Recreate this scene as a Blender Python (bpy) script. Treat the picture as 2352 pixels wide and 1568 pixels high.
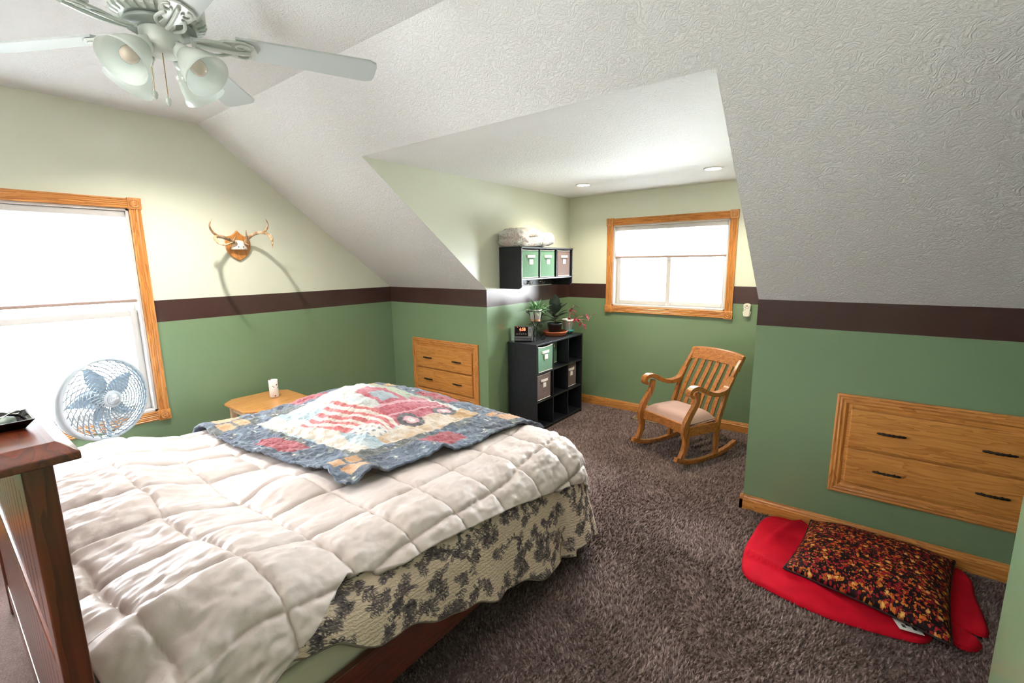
import bpy, bmesh, math, random
import numpy as np
from mathutils import Vector, Matrix, noise
random.seed(7)
SC = bpy.context.scene
for o in list(bpy.data.objects): bpy.data.objects.remove(o)
COL = SC.collection
K = 1.16            # metres per survey unit: every coordinate below is in survey units
PI = math.pi
V = Vector

# ------------------------------------------------------------------ camera
cam_d = bpy.data.cameras.new('camera'); cam = bpy.data.objects.new('camera', cam_d); COL.objects.link(cam)
cam_d.sensor_width = 36.0; cam_d.lens = 1054.093 / 2352 * 36; cam_d.clip_start = 0.01
CX, CY, CZ, YAW, PIT, ROL = 3.6193, -2.7973, 1.4335, -0.6567, 0.1704, -0.0122
_fw = V((math.sin(YAW)*math.cos(PIT), math.cos(YAW)*math.cos(PIT), -math.sin(PIT)))
_r = V((math.cos(YAW), -math.sin(YAW), 0)); _u = _r.cross(_fw)
_r2 = math.cos(ROL)*_r + math.sin(ROL)*_u; _u2 = -math.sin(ROL)*_r + math.cos(ROL)*_u
cam.matrix_world = Matrix(((_r2.x, _u2.x, -_fw.x, CX*K), (_r2.y, _u2.y, -_fw.y, CY*K), (_r2.z, _u2.z, -_fw.z, CZ*K), (0, 0, 0, 1)))
SC.camera = cam

# ------------------------------------------------------------------ world, daylight, exposure
W = bpy.data.worlds.new('overcast_sky'); SC.world = W; W.use_nodes = True
bg = W.node_tree.nodes['Background']; bg.inputs[1].default_value = 27.0
# pale overcast sky above the horizon, bright pale ground tone below it
_t = W.node_tree; _tc = _t.nodes.new('ShaderNodeTexCoord'); _sx = _t.nodes.new('ShaderNodeSeparateXYZ'); _rp = _t.nodes.new('ShaderNodeValToRGB')
_t.links.new(_tc.outputs['Generated'], _sx.inputs[0]); _mr = _t.nodes.new('ShaderNodeMapRange'); _mr.inputs[1].default_value = -1; _mr.inputs[2].default_value = 1
_t.links.new(_sx.outputs[2], _mr.inputs[0]); _t.links.new(_mr.outputs[0], _rp.inputs[0])
_rp.color_ramp.elements[0].position = .47; _rp.color_ramp.elements[0].color = (.38, .41, .41, 1); _rp.color_ramp.elements[1].position = .53; _rp.color_ramp.elements[1].color = (.90, .955, 1, 1)
_t.links.new(_rp.outputs[0], bg.inputs[0])
SC.view_settings.view_transform = 'Standard'; SC.view_settings.look = 'None'
SC.view_settings.exposure = 1.85; SC.view_settings.gamma = 1.0; SC.view_settings.use_curve_mapping = False

# room constants (survey units)
H, BH = 1.22, 0.1404        # knee wall height, painted band height
XA, XB, YD = 1.2114, 3.1606, 1.2915   # dormer left, right, back
ZC, YR, ZR = 2.0543, -1.4891, 2.3607  # dormer ceiling, flat ceiling start, flat ceiling height
YCE = YR*(ZC-H)/(ZR-H)      # where dormer ceiling meets the slope
YM = -2.5                   # middle of the gable
XW = 3.97; YW = -1.22       # corner of the right hand wall
XE = 5.0; YB = 2*YM         # alcove end, rear knee wall
WL = (-3.135, -1.865, 0.443, 1.845)   # left window outer casing y0,y1,z0,z1
WD = (1.629, 2.762, 0.955, 1.822)     # dormer window outer casing x0,x1,z0,z1

def portal(name, loc, rot, sx, sy):
    l = bpy.data.lights.new(name, 'AREA'); l.shape = 'RECTANGLE'; l.size = sx*K; l.size_y = sy*K; l.cycles.is_portal = True
    o = bpy.data.objects.new(name, l); COL.objects.link(o); o.location = V(loc)*K; o.rotation_euler = rot
portal('left_window_portal', (-0.14, YM, 1.144), (0, -PI/2, 0), 1.3, 1.2)
portal('dormer_window_portal', (2.195, YD+0.14, 1.388), (-PI/2, 0, 0), 1.05, 0.8)

# ------------------------------------------------------------------ materials
MATS = {}
def nt(m):
    m.use_nodes = True; t = m.node_tree; return t, t.nodes, t.links, t.nodes['Principled BSDF']
def coords(t, scale=(1, 1, 1), kind='Object', rot=(0, 0, 0)):
    tc = t.nodes.new('ShaderNodeTexCoord'); mp = t.nodes.new('ShaderNodeMapping')
    mp.inputs['Scale'].default_value = scale; mp.inputs['Rotation'].default_value = rot
    t.links.new(tc.outputs[kind], mp.inputs[0]); return mp.outputs[0]
def tnoise(t, vec, scale, detail=3, rough=.5, dist=0):
    n = t.nodes.new('ShaderNodeTexNoise'); n.inputs['Scale'].default_value = scale; n.inputs['Detail'].default_value = detail
    n.inputs['Roughness'].default_value = rough; n.inputs['Distortion'].default_value = dist; t.links.new(vec, n.inputs['Vector']); return n.outputs['Fac']
def ramp(t, fac, stops):
    r = t.nodes.new('ShaderNodeValToRGB'); t.links.new(fac, r.inputs[0]); e = r.color_ramp.elements
    while len(e) < len(stops): e.new(.5)
    for i, (p, c) in enumerate(stops): e[i].position = p; e[i].color = (*c[:3], 1)
    return r.outputs[0]
def bumpn(t, b, h, strength, dist):
    n = t.nodes.new('ShaderNodeBump'); n.inputs['Strength'].default_value = strength; n.inputs['Distance'].default_value = dist
    t.links.new(h, n.inputs['Height'])
    t.links.new(n.outputs[0], b.inputs['Normal']); return n
def mathn(t, op, a, b=None, clamp=False):
    n = t.nodes.new('ShaderNodeMath'); n.operation = op; n.use_clamp = clamp
    for i, q in enumerate((a, b)):
        if q is None: continue
        if isinstance(q, (int, float)): n.inputs[i].default_value = q
        else: t.links.new(q, n.inputs[i])
    return n.outputs[0]
def mixc(t, f, a, b):
    n = t.nodes.new('ShaderNodeMix'); n.data_type = 'RGBA'
    if isinstance(f, (int, float)): n.inputs[0].default_value = f
    else: t.links.new(f, n.inputs[0])
    for i, q in ((6, a), (7, b)):
        if isinstance(q, tuple): n.inputs[i].default_value = (*q[:3], 1)
        else: t.links.new(q, n.inputs[i])
    return n.outputs[2]
def s2l(h):
    h = h.lstrip('#'); c = [int(h[i:i+2], 16)/255 for i in (0, 2, 4)]
    return tuple(x/12.92 if x <= .04045 else ((x+.055)/1.055)**2.4 for x in c)
def plain(name, col, rough=.5, metal=0, var=0.0, vs=8, bump=0, bs=60, spec=.5, trans=0, sheen=0, emit=None, es=0, alpha=None, sub=0):
    if name in MATS: return MATS[name]
    if isinstance(col, str): col = s2l(col)
    m = bpy.data.materials.new(name); t, N, L, b = nt(m)
    b.inputs['Base Color'].default_value = (*col, 1); b.inputs['Roughness'].default_value = rough; b.inputs['Metallic'].default_value = metal
    b.inputs['Specular IOR Level'].default_value = spec; b.inputs['Transmission Weight'].default_value = trans
    b.inputs['Sheen Weight'].default_value = sheen
    if sub: b.inputs['Subsurface Weight'].default_value = sub; b.inputs['Subsurface Radius'].default_value = (.01, .01, .01)
    if emit: b.inputs['Emission Color'].default_value = (*emit, 1); b.inputs['Emission Strength'].default_value = es
    if var or bump: co = coords(t)
    if var:
        f = tnoise(t, co, vs, 4)
        L.new(ramp(t, f, [(.3, tuple(c*(1-var) for c in col)), (.7, tuple(min(1, c*(1+var)) for c in col))]), b.inputs['Base Color'])
    if bump: bumpn(t, b, tnoise(t, co, bs, 3), bump, .01)
    MATS[name] = m; return m
def wood(name, axis, dark, light, rough=.35, ring=1.0, coat=.2):
    key = name+axis
    if key in MATS: return MATS[key]
    m = bpy.data.materials.new(key); t, N, L, b = nt(m); dark, light = s2l(dark), s2l(light)
    sc = {'x': (1.2, 14, 14), 'y': (14, 1.2, 14), 'z': (14, 14, 1.2)}[axis]
    co = coords(t, sc); n1 = tnoise(t, co, 1.6*ring, 3, .5, .6)
    w = mathn(t, 'FRACT', mathn(t, 'MULTIPLY', n1, 7.0))
    w2 = mathn(t, 'POWER', w, 2.0)
    sc2 = {'x': (3, 120, 120), 'y': (120, 3, 120), 'z': (120, 120, 3)}[axis]
    n2 = tnoise(t, coords(t, sc2), 1.0, 2)
    f = mathn(t, 'ADD', mathn(t, 'MULTIPLY', w2, .55), mathn(t, 'MULTIPLY', n2, .5), True)
    mid = tuple((a+c)/2 for a, c in zip(dark, light))
    L.new(ramp(t, f, [(.1, light), (.5, mid), (.95, dark)]), b.inputs['Base Color'])
    b.inputs['Roughness'].default_value = rough; b.inputs['Coat Weight'].default_value = coat; b.inputs['Coat Roughness'].default_value = .25
    bumpn(t, b, f, .08, .002); MATS[key] = m; return m
OAK = ('9A5A24', 'D8964E'); oak = lambda a: wood('honey_oak_', a, *OAK)
oakp = lambda a: wood('pale_oak_', a, 'A2642A', 'D4944C')
chairw = lambda a: wood('rocker_oak_', a, '6E3A16', 'BE7A3A', .3)
cherry = lambda a: wood('dark_cherry_', a, '38160C', '6E3018', .28, .7, .5)
blackw = lambda a: wood('black_wood_', a, '0E0F13', '20242B', .42, 1.5, .0)

def wall_mat():
    m = bpy.data.materials.new('two_tone_wall_paint'); t, N, L, b = nt(m)
    g = N.new('ShaderNodeNewGeometry'); s = N.new('ShaderNodeSeparateXYZ'); L.new(g.outputs['Position'], s.inputs[0]); z = s.outputs[2]
    up = mathn(t, 'GREATER_THAN', z, H*K); lo = mathn(t, 'GREATER_THAN', z, (H-BH)*K)
    c = mixc(t, lo, s2l('748C6A'), s2l('3E2120')); c = mixc(t, up, c, s2l('DADDCA'))
    v = N.new('ShaderNodeVectorMath'); v.operation = 'SCALE'; v.inputs['Scale'].default_value = 1; L.new(g.outputs['Position'], v.inputs[0])
    n = tnoise(t, v.outputs[0], 2.5, 3); c2 = mixc(t, mathn(t, 'MULTIPLY', n, .07), c, (.35, .4, .3))
    L.new(c2, b.inputs['Base Color']); b.inputs['Roughness'].default_value = .26
    bumpn(t, b, tnoise(t, v.outputs[0], 160, 2), .05, .002); return m
WALL = wall_mat()
def ceil_mat():
    m = bpy.data.materials.new('stomped_plaster_ceiling'); t, N, L, b = nt(m)
    g = N.new('ShaderNodeNewGeometry'); n1 = tnoise(t, g.outputs['Position'], 20, 4, .55, 2.4)
    n2 = tnoise(t, g.outputs['Position'], 70, 3, .6, 1.0)
    rid = mathn(t, 'POWER', mathn(t, 'SUBTRACT', 1.0, mathn(t, 'MULTIPLY', mathn(t, 'ABSOLUTE', mathn(t, 'SUBTRACT', n1, .5)), 5.0), True), 2.0)
    h = mathn(t, 'ADD', rid, mathn(t, 'MULTIPLY', n2, .9))
    b.inputs['Base Color'].default_value = (.85, .85, .84, 1); b.inputs['Roughness'].default_value = .6
    bumpn(t, b, h, .38, .010); return m
CEIL = ceil_mat()
def carpet_mat(name, attr=False):
    m = bpy.data.materials.new(name); t, N, L, b = nt(m); g = N.new('ShaderNodeNewGeometry')
    if attr:
        at = N.new('ShaderNodeAttribute'); at.attribute_name = 'yarn'; n1 = at.outputs['Fac']
    else: n1 = tnoise(t, g.outputs['Position'], 150, 3, .6)
    n2 = tnoise(t, g.outputs['Position'], 2.2, 3); n3 = tnoise(t, g.outputs['Position'], 26, 3)
    f = mathn(t, 'ADD', mathn(t, 'MULTIPLY', n1, .75), mathn(t, 'MULTIPLY', n3, .3))
    c = ramp(t, f, [(.1, s2l('3E2E2B')), (.5, s2l('695754')), (.9, s2l('978580'))])
    L.new(mixc(t, mathn(t, 'MULTIPLY', n2, .3), c, s2l('6A4E44')), b.inputs['Base Color'])
    b.inputs['Roughness'].default_value = .95; b.inputs['Specular IOR Level'].default_value = .1; b.inputs['Sheen Weight'].default_value = .15
    if not attr: bumpn(t, b, n1, .8, .01)
    return m
CARPET = carpet_mat('brown_carpet'); YARN = carpet_mat('brown_carpet_yarn', True)

WHITEV = plain('white_vinyl', 'C4C0BC', .4)
WHITEP = plain('white_plastic', 'E8E8E4', .35)
BLACKM = plain('black_iron', '17171A', .45, .6)
PEWTER = plain('antique_pewter', '3A3632', .4, .9)

# ------------------------------------------------------------------ mesh helpers
class MB:
    def __init__(s): s.v = []; s.f = []
    def add(s, vs, fs):
        k = len(s.v); s.v += [tuple(p) for p in vs]; s.f += [tuple(i+k for i in f) for f in fs]; return s
    def box(s, lo, hi):
        x0, y0, z0 = lo; x1, y1, z1 = hi
        return s.add([(x0, y0, z0), (x1, y0, z0), (x1, y1, z0), (x0, y1, z0), (x0, y0, z1), (x1, y0, z1), (x1, y1, z1), (x0, y1, z1)],
                     [(0, 3, 2, 1), (4, 5, 6, 7), (0, 1, 5, 4), (1, 2, 6, 5), (2, 3, 7, 6), (3, 0, 4, 7)])
    def cyl(s, p0, p1, r0, r1=None, n=16, cap=True):
        return s.tube([p0, p1], [r0, r0 if r1 is None else r1], n, cap)
    def tube(s, path, radii, n=8, cap=True, closed=False):
        P = [V(p) for p in path]; m = len(P)
        if not isinstance(radii, (list, tuple)): radii = [radii]*m
        vs = []; up = None
        for i in range(m):
            if closed: d = P[(i+1) % m]-P[i-1]
            else: d = P[min(i+1, m-1)]-P[max(i-1, 0)]
            d = d.normalized() if d.length > 1e-9 else V((0, 0, 1))
            if up is None: up = V((0, 0, 1)) if abs(d.z) < .9 else V((1, 0, 0))
            a = d.cross(up)
            if a.length < 1e-6: a = d.cross(V((0.3, 1, 0.2)))
            a.normalize(); b = a.cross(d); up = b
            for k in range(n):
                an = 2*PI*k/n; vs.append(P[i]+(a*math.cos(an)+b*math.sin(an))*radii[i])
        fs = []
        for i in range(m if closed else m-1):
            j = (i+1) % m
            for k in range(n): fs.append((i*n+k, i*n+(k+1) % n, j*n+(k+1) % n, j*n+k))
        if cap and not closed: fs += [tuple(range(n-1, -1, -1)), tuple((m-1)*n+k for k in range(n))]
        return s.add(vs, fs)
    def lathe(s, prof, c=(0, 0, 0), n=24, ax=None, cap0=True, cap1=True):
        # prof list of (r, h) along axis
        c = V(c); az = V(ax).normalized() if ax else V((0, 0, 1))
        a = az.cross(V((0, 0, 1)) if abs(az.z) < .9 else V((1, 0, 0))).normalized() if ax else V((1, 0, 0)); b = az.cross(a)
        vs = []; m = len(prof)
        for r, h in prof:
            for k in range(n):
                an = 2*PI*k/n; vs.append(c+az*h+(a*math.cos(an)+b*math.sin(an))*r)
        fs = [(i*n+k, i*n+(k+1) % n, (i+1)*n+(k+1) % n, (i+1)*n+k) for i in range(m-1) for k in range(n)]
        if cap0: fs.append(tuple(range(n-1, -1, -1)))
        if cap1: fs.append(tuple((m-1)*n+k for k in range(n)))
        return s.add(vs, fs)
    def prism(s, poly, fn, a, b):
        # poly 2D loop, fn(p,q,h) -> 3D, from height a to b
        n = len(poly)
        return s.add([fn(p, q, a) for p, q in poly]+[fn(p, q, b) for p, q in poly],
                     [tuple(range(n-1, -1, -1)), tuple(range(n, 2*n))]+[(i, (i+1) % n, n+(i+1) % n, n+i) for i in range(n)])
    def ribbon(s, path, fn, w0, w1, th):
        # path of (d,z) with in-plane thickness th (list or number), swept across side coordinate w0..w1; fn(side,d,z)
        m = len(path); th = th if isinstance(th, (list, tuple)) else [th]*m; L_ = []; R_ = []
        for i, (d, z) in enumerate(path):
            a = path[max(i-1, 0)]; b = path[min(i+1, m-1)]; t = V((b[0]-a[0], b[1]-a[1])); t.normalize(); nx, nz = -t.y, t.x
            L_.append((d+nx*th[i]/2, z+nz*th[i]/2)); R_.append((d-nx*th[i]/2, z-nz*th[i]/2))
        vs = []
        for i in range(m): vs += [fn(w0, *L_[i]), fn(w1, *L_[i]), fn(w1, *R_[i]), fn(w0, *R_[i])]
        fs = []
        for i in range(m-1):
            for k in range(4): fs.append((i*4+k, i*4+(k+1) % 4, i*4+4+(k+1) % 4, i*4+4+k))
        fs += [(3, 2, 1, 0), tuple((m-1)*4+k for k in range(4))]
        return s.add(vs, fs)
    def grid(s, nu, nv, fn, wrap=False):
        vs = [fn(i/(nu-1), j/(nv-1)) for j in range(nv) for i in range(nu)]
        return s.add(vs, [(j*nu+i, j*nu+i+1, (j+1)*nu+i+1, (j+1)*nu+i) for j in range(nv-1) for i in range(nu-1)])
    def build(s, name, mat, parent=None, smooth=False, bevel=0, loc=None, rot=None, solid=0, sub=0, off=-1, wpos=None, fixn=True):
        me = bpy.data.meshes.new(name); base = V(wpos) if wpos is not None else V((0, 0, 0))
        me.from_pydata([tuple((V(p)-base)*K) for p in s.v], [], s.f); me.update()
        if fixn:
            bm = bmesh.new(); bm.from_mesh(me); bmesh.ops.recalc_face_normals(bm, faces=bm.faces); bm.to_mesh(me); bm.free()
        if mat: me.materials.append(mat)
        o = bpy.data.objects.new(name, me); COL.objects.link(o)
        if loc is not None: o.location = V(loc)*K
        elif wpos is not None and parent is None: o.location = base*K
        if rot is not None: o.rotation_euler = rot
        if parent is not None: o.parent = parent
        if smooth: me.polygons.foreach_set('use_smooth', [True]*len(me.polygons)); me.update()
        if solid: md = o.modifiers.new('thickness', 'SOLIDIFY'); md.thickness = solid*K; md.offset = off
        if bevel: md = o.modifiers.new('bevel', 'BEVEL'); md.width = bevel*K; md.segments = 2; md.limit_method = 'ANGLE'; md.angle_limit = .6
        if sub: md = o.modifiers.new('subdivision', 'SUBSURF'); md.levels = sub; md.render_levels = sub
        if bevel and not smooth:
            me.polygons.foreach_set('use_smooth', [True]*len(me.polygons)); md = o.modifiers.new('wn', 'WEIGHTED_NORMAL')
        return o
def tag(o, label=None, cat=None, group=None, kind=None):
    if label: o['label'] = label
    if cat: o['category'] = cat
    if group: o['group'] = group
    if kind: o['kind'] = kind
    return o
def thing(name, label, cat, loc=(0, 0, 0), rz=0, group=None):
    o = bpy.data.objects.new(name, None); COL.objects.link(o); o.empty_display_size = .05
    o.location = V(loc)*K; o.rotation_euler = (0, 0, rz); return tag(o, label, cat, group)
def copy_tree(root):
    r = root.copy(); COL.objects.link(r)
    for ch in list(root.children):
        c = ch.copy(); COL.objects.link(c); c.parent = r
        for g in ch.children:
            d = g.copy(); COL.objects.link(d); d.parent = c
    return r
def B(lo, hi): return MB().box(lo, hi)
def text_mesh(name, txt, size, mat, parent, M, ext=.0004, align='CENTER'):
    cu = bpy.data.curves.new(name, 'FONT'); cu.body = txt; cu.size = size*K; cu.extrude = ext*K; cu.align_x = align; cu.align_y = 'CENTER'
    tmp = bpy.data.objects.new('tmp', cu); COL.objects.link(tmp); dg = bpy.context.evaluated_depsgraph_get()
    me = bpy.data.meshes.new_from_object(tmp.evaluated_get(dg)); me.transform(Matrix.Scale(1, 4)); bpy.data.objects.remove(tmp)
    me.transform(M); me.name = name; me.materials.clear(); me.materials.append(mat)
    o = bpy.data.objects.new(name, me); COL.objects.link(o); o.parent = parent; return o
def fbm(x, y, z=0, o=3): return noise.fractal(V((x, y, z)), 1.0, 2.0, o)
def sstep(a, b, x):
    t = min(1, max(0, (x-a)/(b-a))); return t*t*(3-2*t)

# ------------------------------------------------------------------ room shell
def slab(name, loop, out, th, mat, holes=()):
    bm = bmesh.new(); es = []
    for lp in [loop]+list(holes):
        vs = [bm.verts.new(V(p)*K) for p in lp]
        es += [bm.edges.new((vs[i], vs[(i+1) % len(vs)])) for i in range(len(vs))]
    bmesh.ops.triangle_fill(bm, edges=es, use_beauty=True, use_dissolve=False)
    r = bmesh.ops.extrude_face_region(bm, geom=list(bm.faces))
    bmesh.ops.translate(bm, vec=V(out)*th*K, verts=[g for g in r['geom'] if isinstance(g, bmesh.types.BMVert)])
    bmesh.ops.recalc_face_normals(bm, faces=bm.faces)
    me = bpy.data.meshes.new(name); bm.to_mesh(me); bm.free(); me.materials.append(mat)
    o = bpy.data.objects.new(name, me); COL.objects.link(o); o['kind'] = 'structure'; return o
CW = .058   # casing width
hl = [(0, WL[0]+CW, WL[2]+CW), (0, WL[1]-CW, WL[2]+CW), (0, WL[1]-CW, WL[3]-CW), (0, WL[0]+CW, WL[3]-CW)]
slab('wall_left', [(0, 0, 0), (0, 0, H), (0, YR, ZR), (0, 2*YM-YR, ZR), (0, YB, H), (0, YB, 0)], (-1, 0, 0), .13, WALL, [hl])
slab('wall_back_left', [(0, 0, 0), (XA, 0, 0), (XA, 0, H), (0, 0, H)], (0, 1, 0), .05, WALL)
slab('wall_back_right', [(XB, 0, 0), (XE, 0, 0), (XE, 0, H), (XB, 0, H)], (0, 1, 0), .05, WALL)
slab('wall_dormer_left', [(XA+.001, 0, 0), (XA+.001, YD, 0), (XA+.001, YD, ZC), (XA+.001, YCE, ZC), (XA+.001, 0, H)], (-1, 0, 0), .0009, WALL)
slab('wall_dormer_right', [(XB-.001, 0, 0), (XB-.001, YD, 0), (XB-.001, YD, ZC), (XB-.001, YCE, ZC), (XB-.001, 0, H)], (1, 0, 0), .0009, WALL)
hd = [(WD[0]+CW, YD, WD[2]+CW), (WD[1]-CW, YD, WD[2]+CW), (WD[1]-CW, YD, WD[3]-CW), (WD[0]+CW, YD, WD[3]-CW)]
slab('wall_dormer_back', [(XA-.05, YD, 0), (XB+.05, YD, 0), (XB+.05, YD, ZC), (XA-.05, YD, ZC)], (0, 1, 0), .13, WALL, [hd])
zs = lambda y: H+(ZR-H)*y/YR
slab('wall_right', [(XW, YW, 0), (XW, YW, zs(YW)), (XW, YR, ZR), (XW, 2*YM-YR, ZR), (XW, YB, H), (XW, YB, 0)], (1, 0, 0), .1, WALL)
slab('wall_alcove_side', [(XW+.1, YW, 0), (XE, YW, 0), (XE, YW, zs(YW)), (XW+.1, YW, zs(YW))], (0, -1, 0), .05, WALL)
slab('wall_alcove_end', [(XE, YW, 0), (XE, 0, 0), (XE, 0, H), (XE, YW, zs(YW))], (1, 0, 0), .05, WALL)
slab('wall_rear', [(0, YB, 0), (XW, YB, 0), (XW, YB, H), (0, YB, H)], (0, -1, 0), .05, WALL)
so = V((0, ZR-H, -YR)).normalized()
slab('ceiling_slope', [(0, 0, H), (XA, 0, H), (XA, YCE, ZC), (XB, YCE, ZC), (XB, 0, H), (XE, 0, H), (XE, YR, ZR), (0, YR, ZR)], so, .04, CEIL)
slab('ceiling_dormer', [(XA, YCE, ZC), (XB, YCE, ZC), (XB, YD, ZC), (XA, YD, ZC)], (0, 0, 1), .04, CEIL)
slab('ceiling', [(0, YR, ZR), (XE, YR, ZR), (XE, 2*YM-YR, ZR), (0, 2*YM-YR, ZR)], (0, 0, 1), .04, CEIL)
slab('ceiling_slope_rear', [(0, YB, H), (XW, YB, H), (XW, 2*YM-YR, ZR), (0, 2*YM-YR, ZR)], V((0, -(ZR-H), -YR)).normalized(), .04, CEIL)
fl = slab('floor', [(0, YB, 0), (XE, YB, 0), (XE, 0, 0), (XB, 0, 0), (XB, YD, 0), (XA, YD, 0), (XA, 0, 0), (0, 0, 0)], (0, 0, -1), .05, CARPET)

# carpet pile: short leaning tufts over the floor in view
def pile():
    rng = np.random.default_rng(3); pts = []
    def fill(x0, x1, y0, y1, d):
        n = int((x1-x0)*(y1-y0)/d**2); pts.append(np.column_stack([rng.uniform(x0, x1, n), rng.uniform(y0, y1, n)]))
    fill(2.3, XW, -2.75, -1.25, .0088); fill(2.45, 4.6, -1.25, -.03, .0098); fill(1.75, 2.45, -.9, -.03, .013)
    fill(XA+.33, XB-.02, -.03, YD-.03, .012)
    p = np.vstack(pts); n = len(p); a = rng.uniform(0, 2*PI, n); r = rng.uniform(.0045, .0080, n); h = rng.uniform(.010, .020, n)
    # tufts lean in slowly turning directions, as trodden pile does
    fld = np.sin(p[:, 0]*7+2*np.sin(p[:, 1]*5))+np.sin(p[:, 1]*9+1.5*np.sin(p[:, 0]*6)); la = fld*1.4+rng.uniform(-1.3, 1.3, n)
    ln = rng.uniform(.002, .013, n)
    v = np.zeros((n, 4, 3))
    for k in range(3):
        v[:, k, 0] = p[:, 0]+r*np.cos(a+k*2*PI/3); v[:, k, 1] = p[:, 1]+r*np.sin(a+k*2*PI/3); v[:, k, 2] = -.001
    v[:, 3, 0] = p[:, 0]+ln*np.cos(la); v[:, 3, 1] = p[:, 1]+ln*np.sin(la); v[:, 3, 2] = h
    b0 = np.arange(n)*4; f = np.stack([np.column_stack([b0+i, b0+(i+1) % 3, b0+3]) for i in range(3)], 1).reshape(-1, 3)
    me = bpy.data.meshes.new('carpet_pile'); me.vertices.add(n*4); me.vertices.foreach_set('co', (v*K).ravel())
    me.loops.add(len(f)*3); me.loops.foreach_set('vertex_index', f.ravel()); me.polygons.add(len(f))
    me.polygons.foreach_set('loop_start', np.arange(len(f))*3); me.update(calc_edges=True); me.materials.append(YARN)
    ya = me.attributes.new('yarn', 'FLOAT', 'POINT'); ya.data.foreach_set('value', np.repeat(rng.uniform(.1, .95, n), 4).astype(np.float32))
    o = bpy.data.objects.new('carpet_pile', me); COL.objects.link(o); o.parent = fl; o['kind'] = 'stuff'
pile()

# baseboards: moulded profile extruded along a wall
def baseboard(name, p0, p1, inward, mat):
    h = .084; prof = [(0, 0), (.016, 0), (.016, h*.68), (.012, h*.74), (.012, h*.82), (.008, h*.9), (.006, h), (0, h)]
    p0, p1, n = V(p0), V(p1), V(inward); m = MB(); k = len(prof)
    vs = [p+n*a+V((0, 0, b)) for p in (p0, p1) for a, b in prof]
    m.add(vs, [(i, (i+1) % k, k+(i+1) % k, k+i) for i in range(k)]+[tuple(range(k-1, -1, -1)), tuple(range(k, 2*k))])
    tag(m.build(name, mat), kind='structure')
baseboard('baseboard_back_right', (XB-.016, 0, 0), (XE, 0, 0), (0, -1, 0), oak('x'))
baseboard('baseboard_back_left', (0, 0, 0), (XA+.016, 0, 0), (0, -1, 0), oak('x'))
baseboard('baseboard_dormer_back', (XA, YD, 0), (XB, YD, 0), (0, -1, 0), oak('x'))
baseboard('baseboard_dormer_left', (XA, -.016, 0), (XA, YD, 0), (1, 0, 0), oak('y'))
baseboard('baseboard_dormer_right', (XB, -.016, 0), (XB, YD, 0), (-1, 0, 0), oak('y'))
baseboard('baseboard_left', (0, YB, 0), (0, 0, 0), (1, 0, 0), oak('y'))
baseboard('baseboard_right', (XW, YB, 0), (XW, YW+.016, 0), (-1, 0, 0), oak('y'))
# ------------------------------------------------------------------ windows (local frame: p along wall, q up, h out of the wall into the room)
def glass_mat():
    m = bpy.data.materials.new('window_glass'); t, N, L, b = nt(m); N.remove(b)
    tr = N.new('ShaderNodeBsdfTransparent'); gl = N.new('ShaderNodeBsdfGlossy'); gl.inputs['Roughness'].default_value = .02
    mx = N.new('ShaderNodeMixShader'); fr = N.new('ShaderNodeFresnel'); fr.inputs[0].default_value = 1.45
    L.new(fr.outputs[0], mx.inputs[0]); L.new(tr.outputs[0], mx.inputs[1]); L.new(gl.outputs[0], mx.inputs[2]); L.new(mx.outputs[0], N['Material Output'].inputs[0]); return m
GLASS = glass_mat()
def shade_mat():
    m = bpy.data.materials.new('white_shade_fabric'); t, N, L, b = nt(m); N.remove(b)
    d = N.new('ShaderNodeBsdfDiffuse'); d.inputs[0].default_value = (.85, .85, .84, 1); tl = N.new('ShaderNodeBsdfTranslucent'); tl.inputs[0].default_value = (.9, .92, .95, 1)
    mx = N.new('ShaderNodeMixShader'); mx.inputs[0].default_value = .5; L.new(d.outputs[0], mx.inputs[1]); L.new(tl.outputs[0], mx.inputs[2]); L.new(mx.outputs[0], N['Material Output'].inputs[0]); return m
SHADE = shade_mat()
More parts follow.
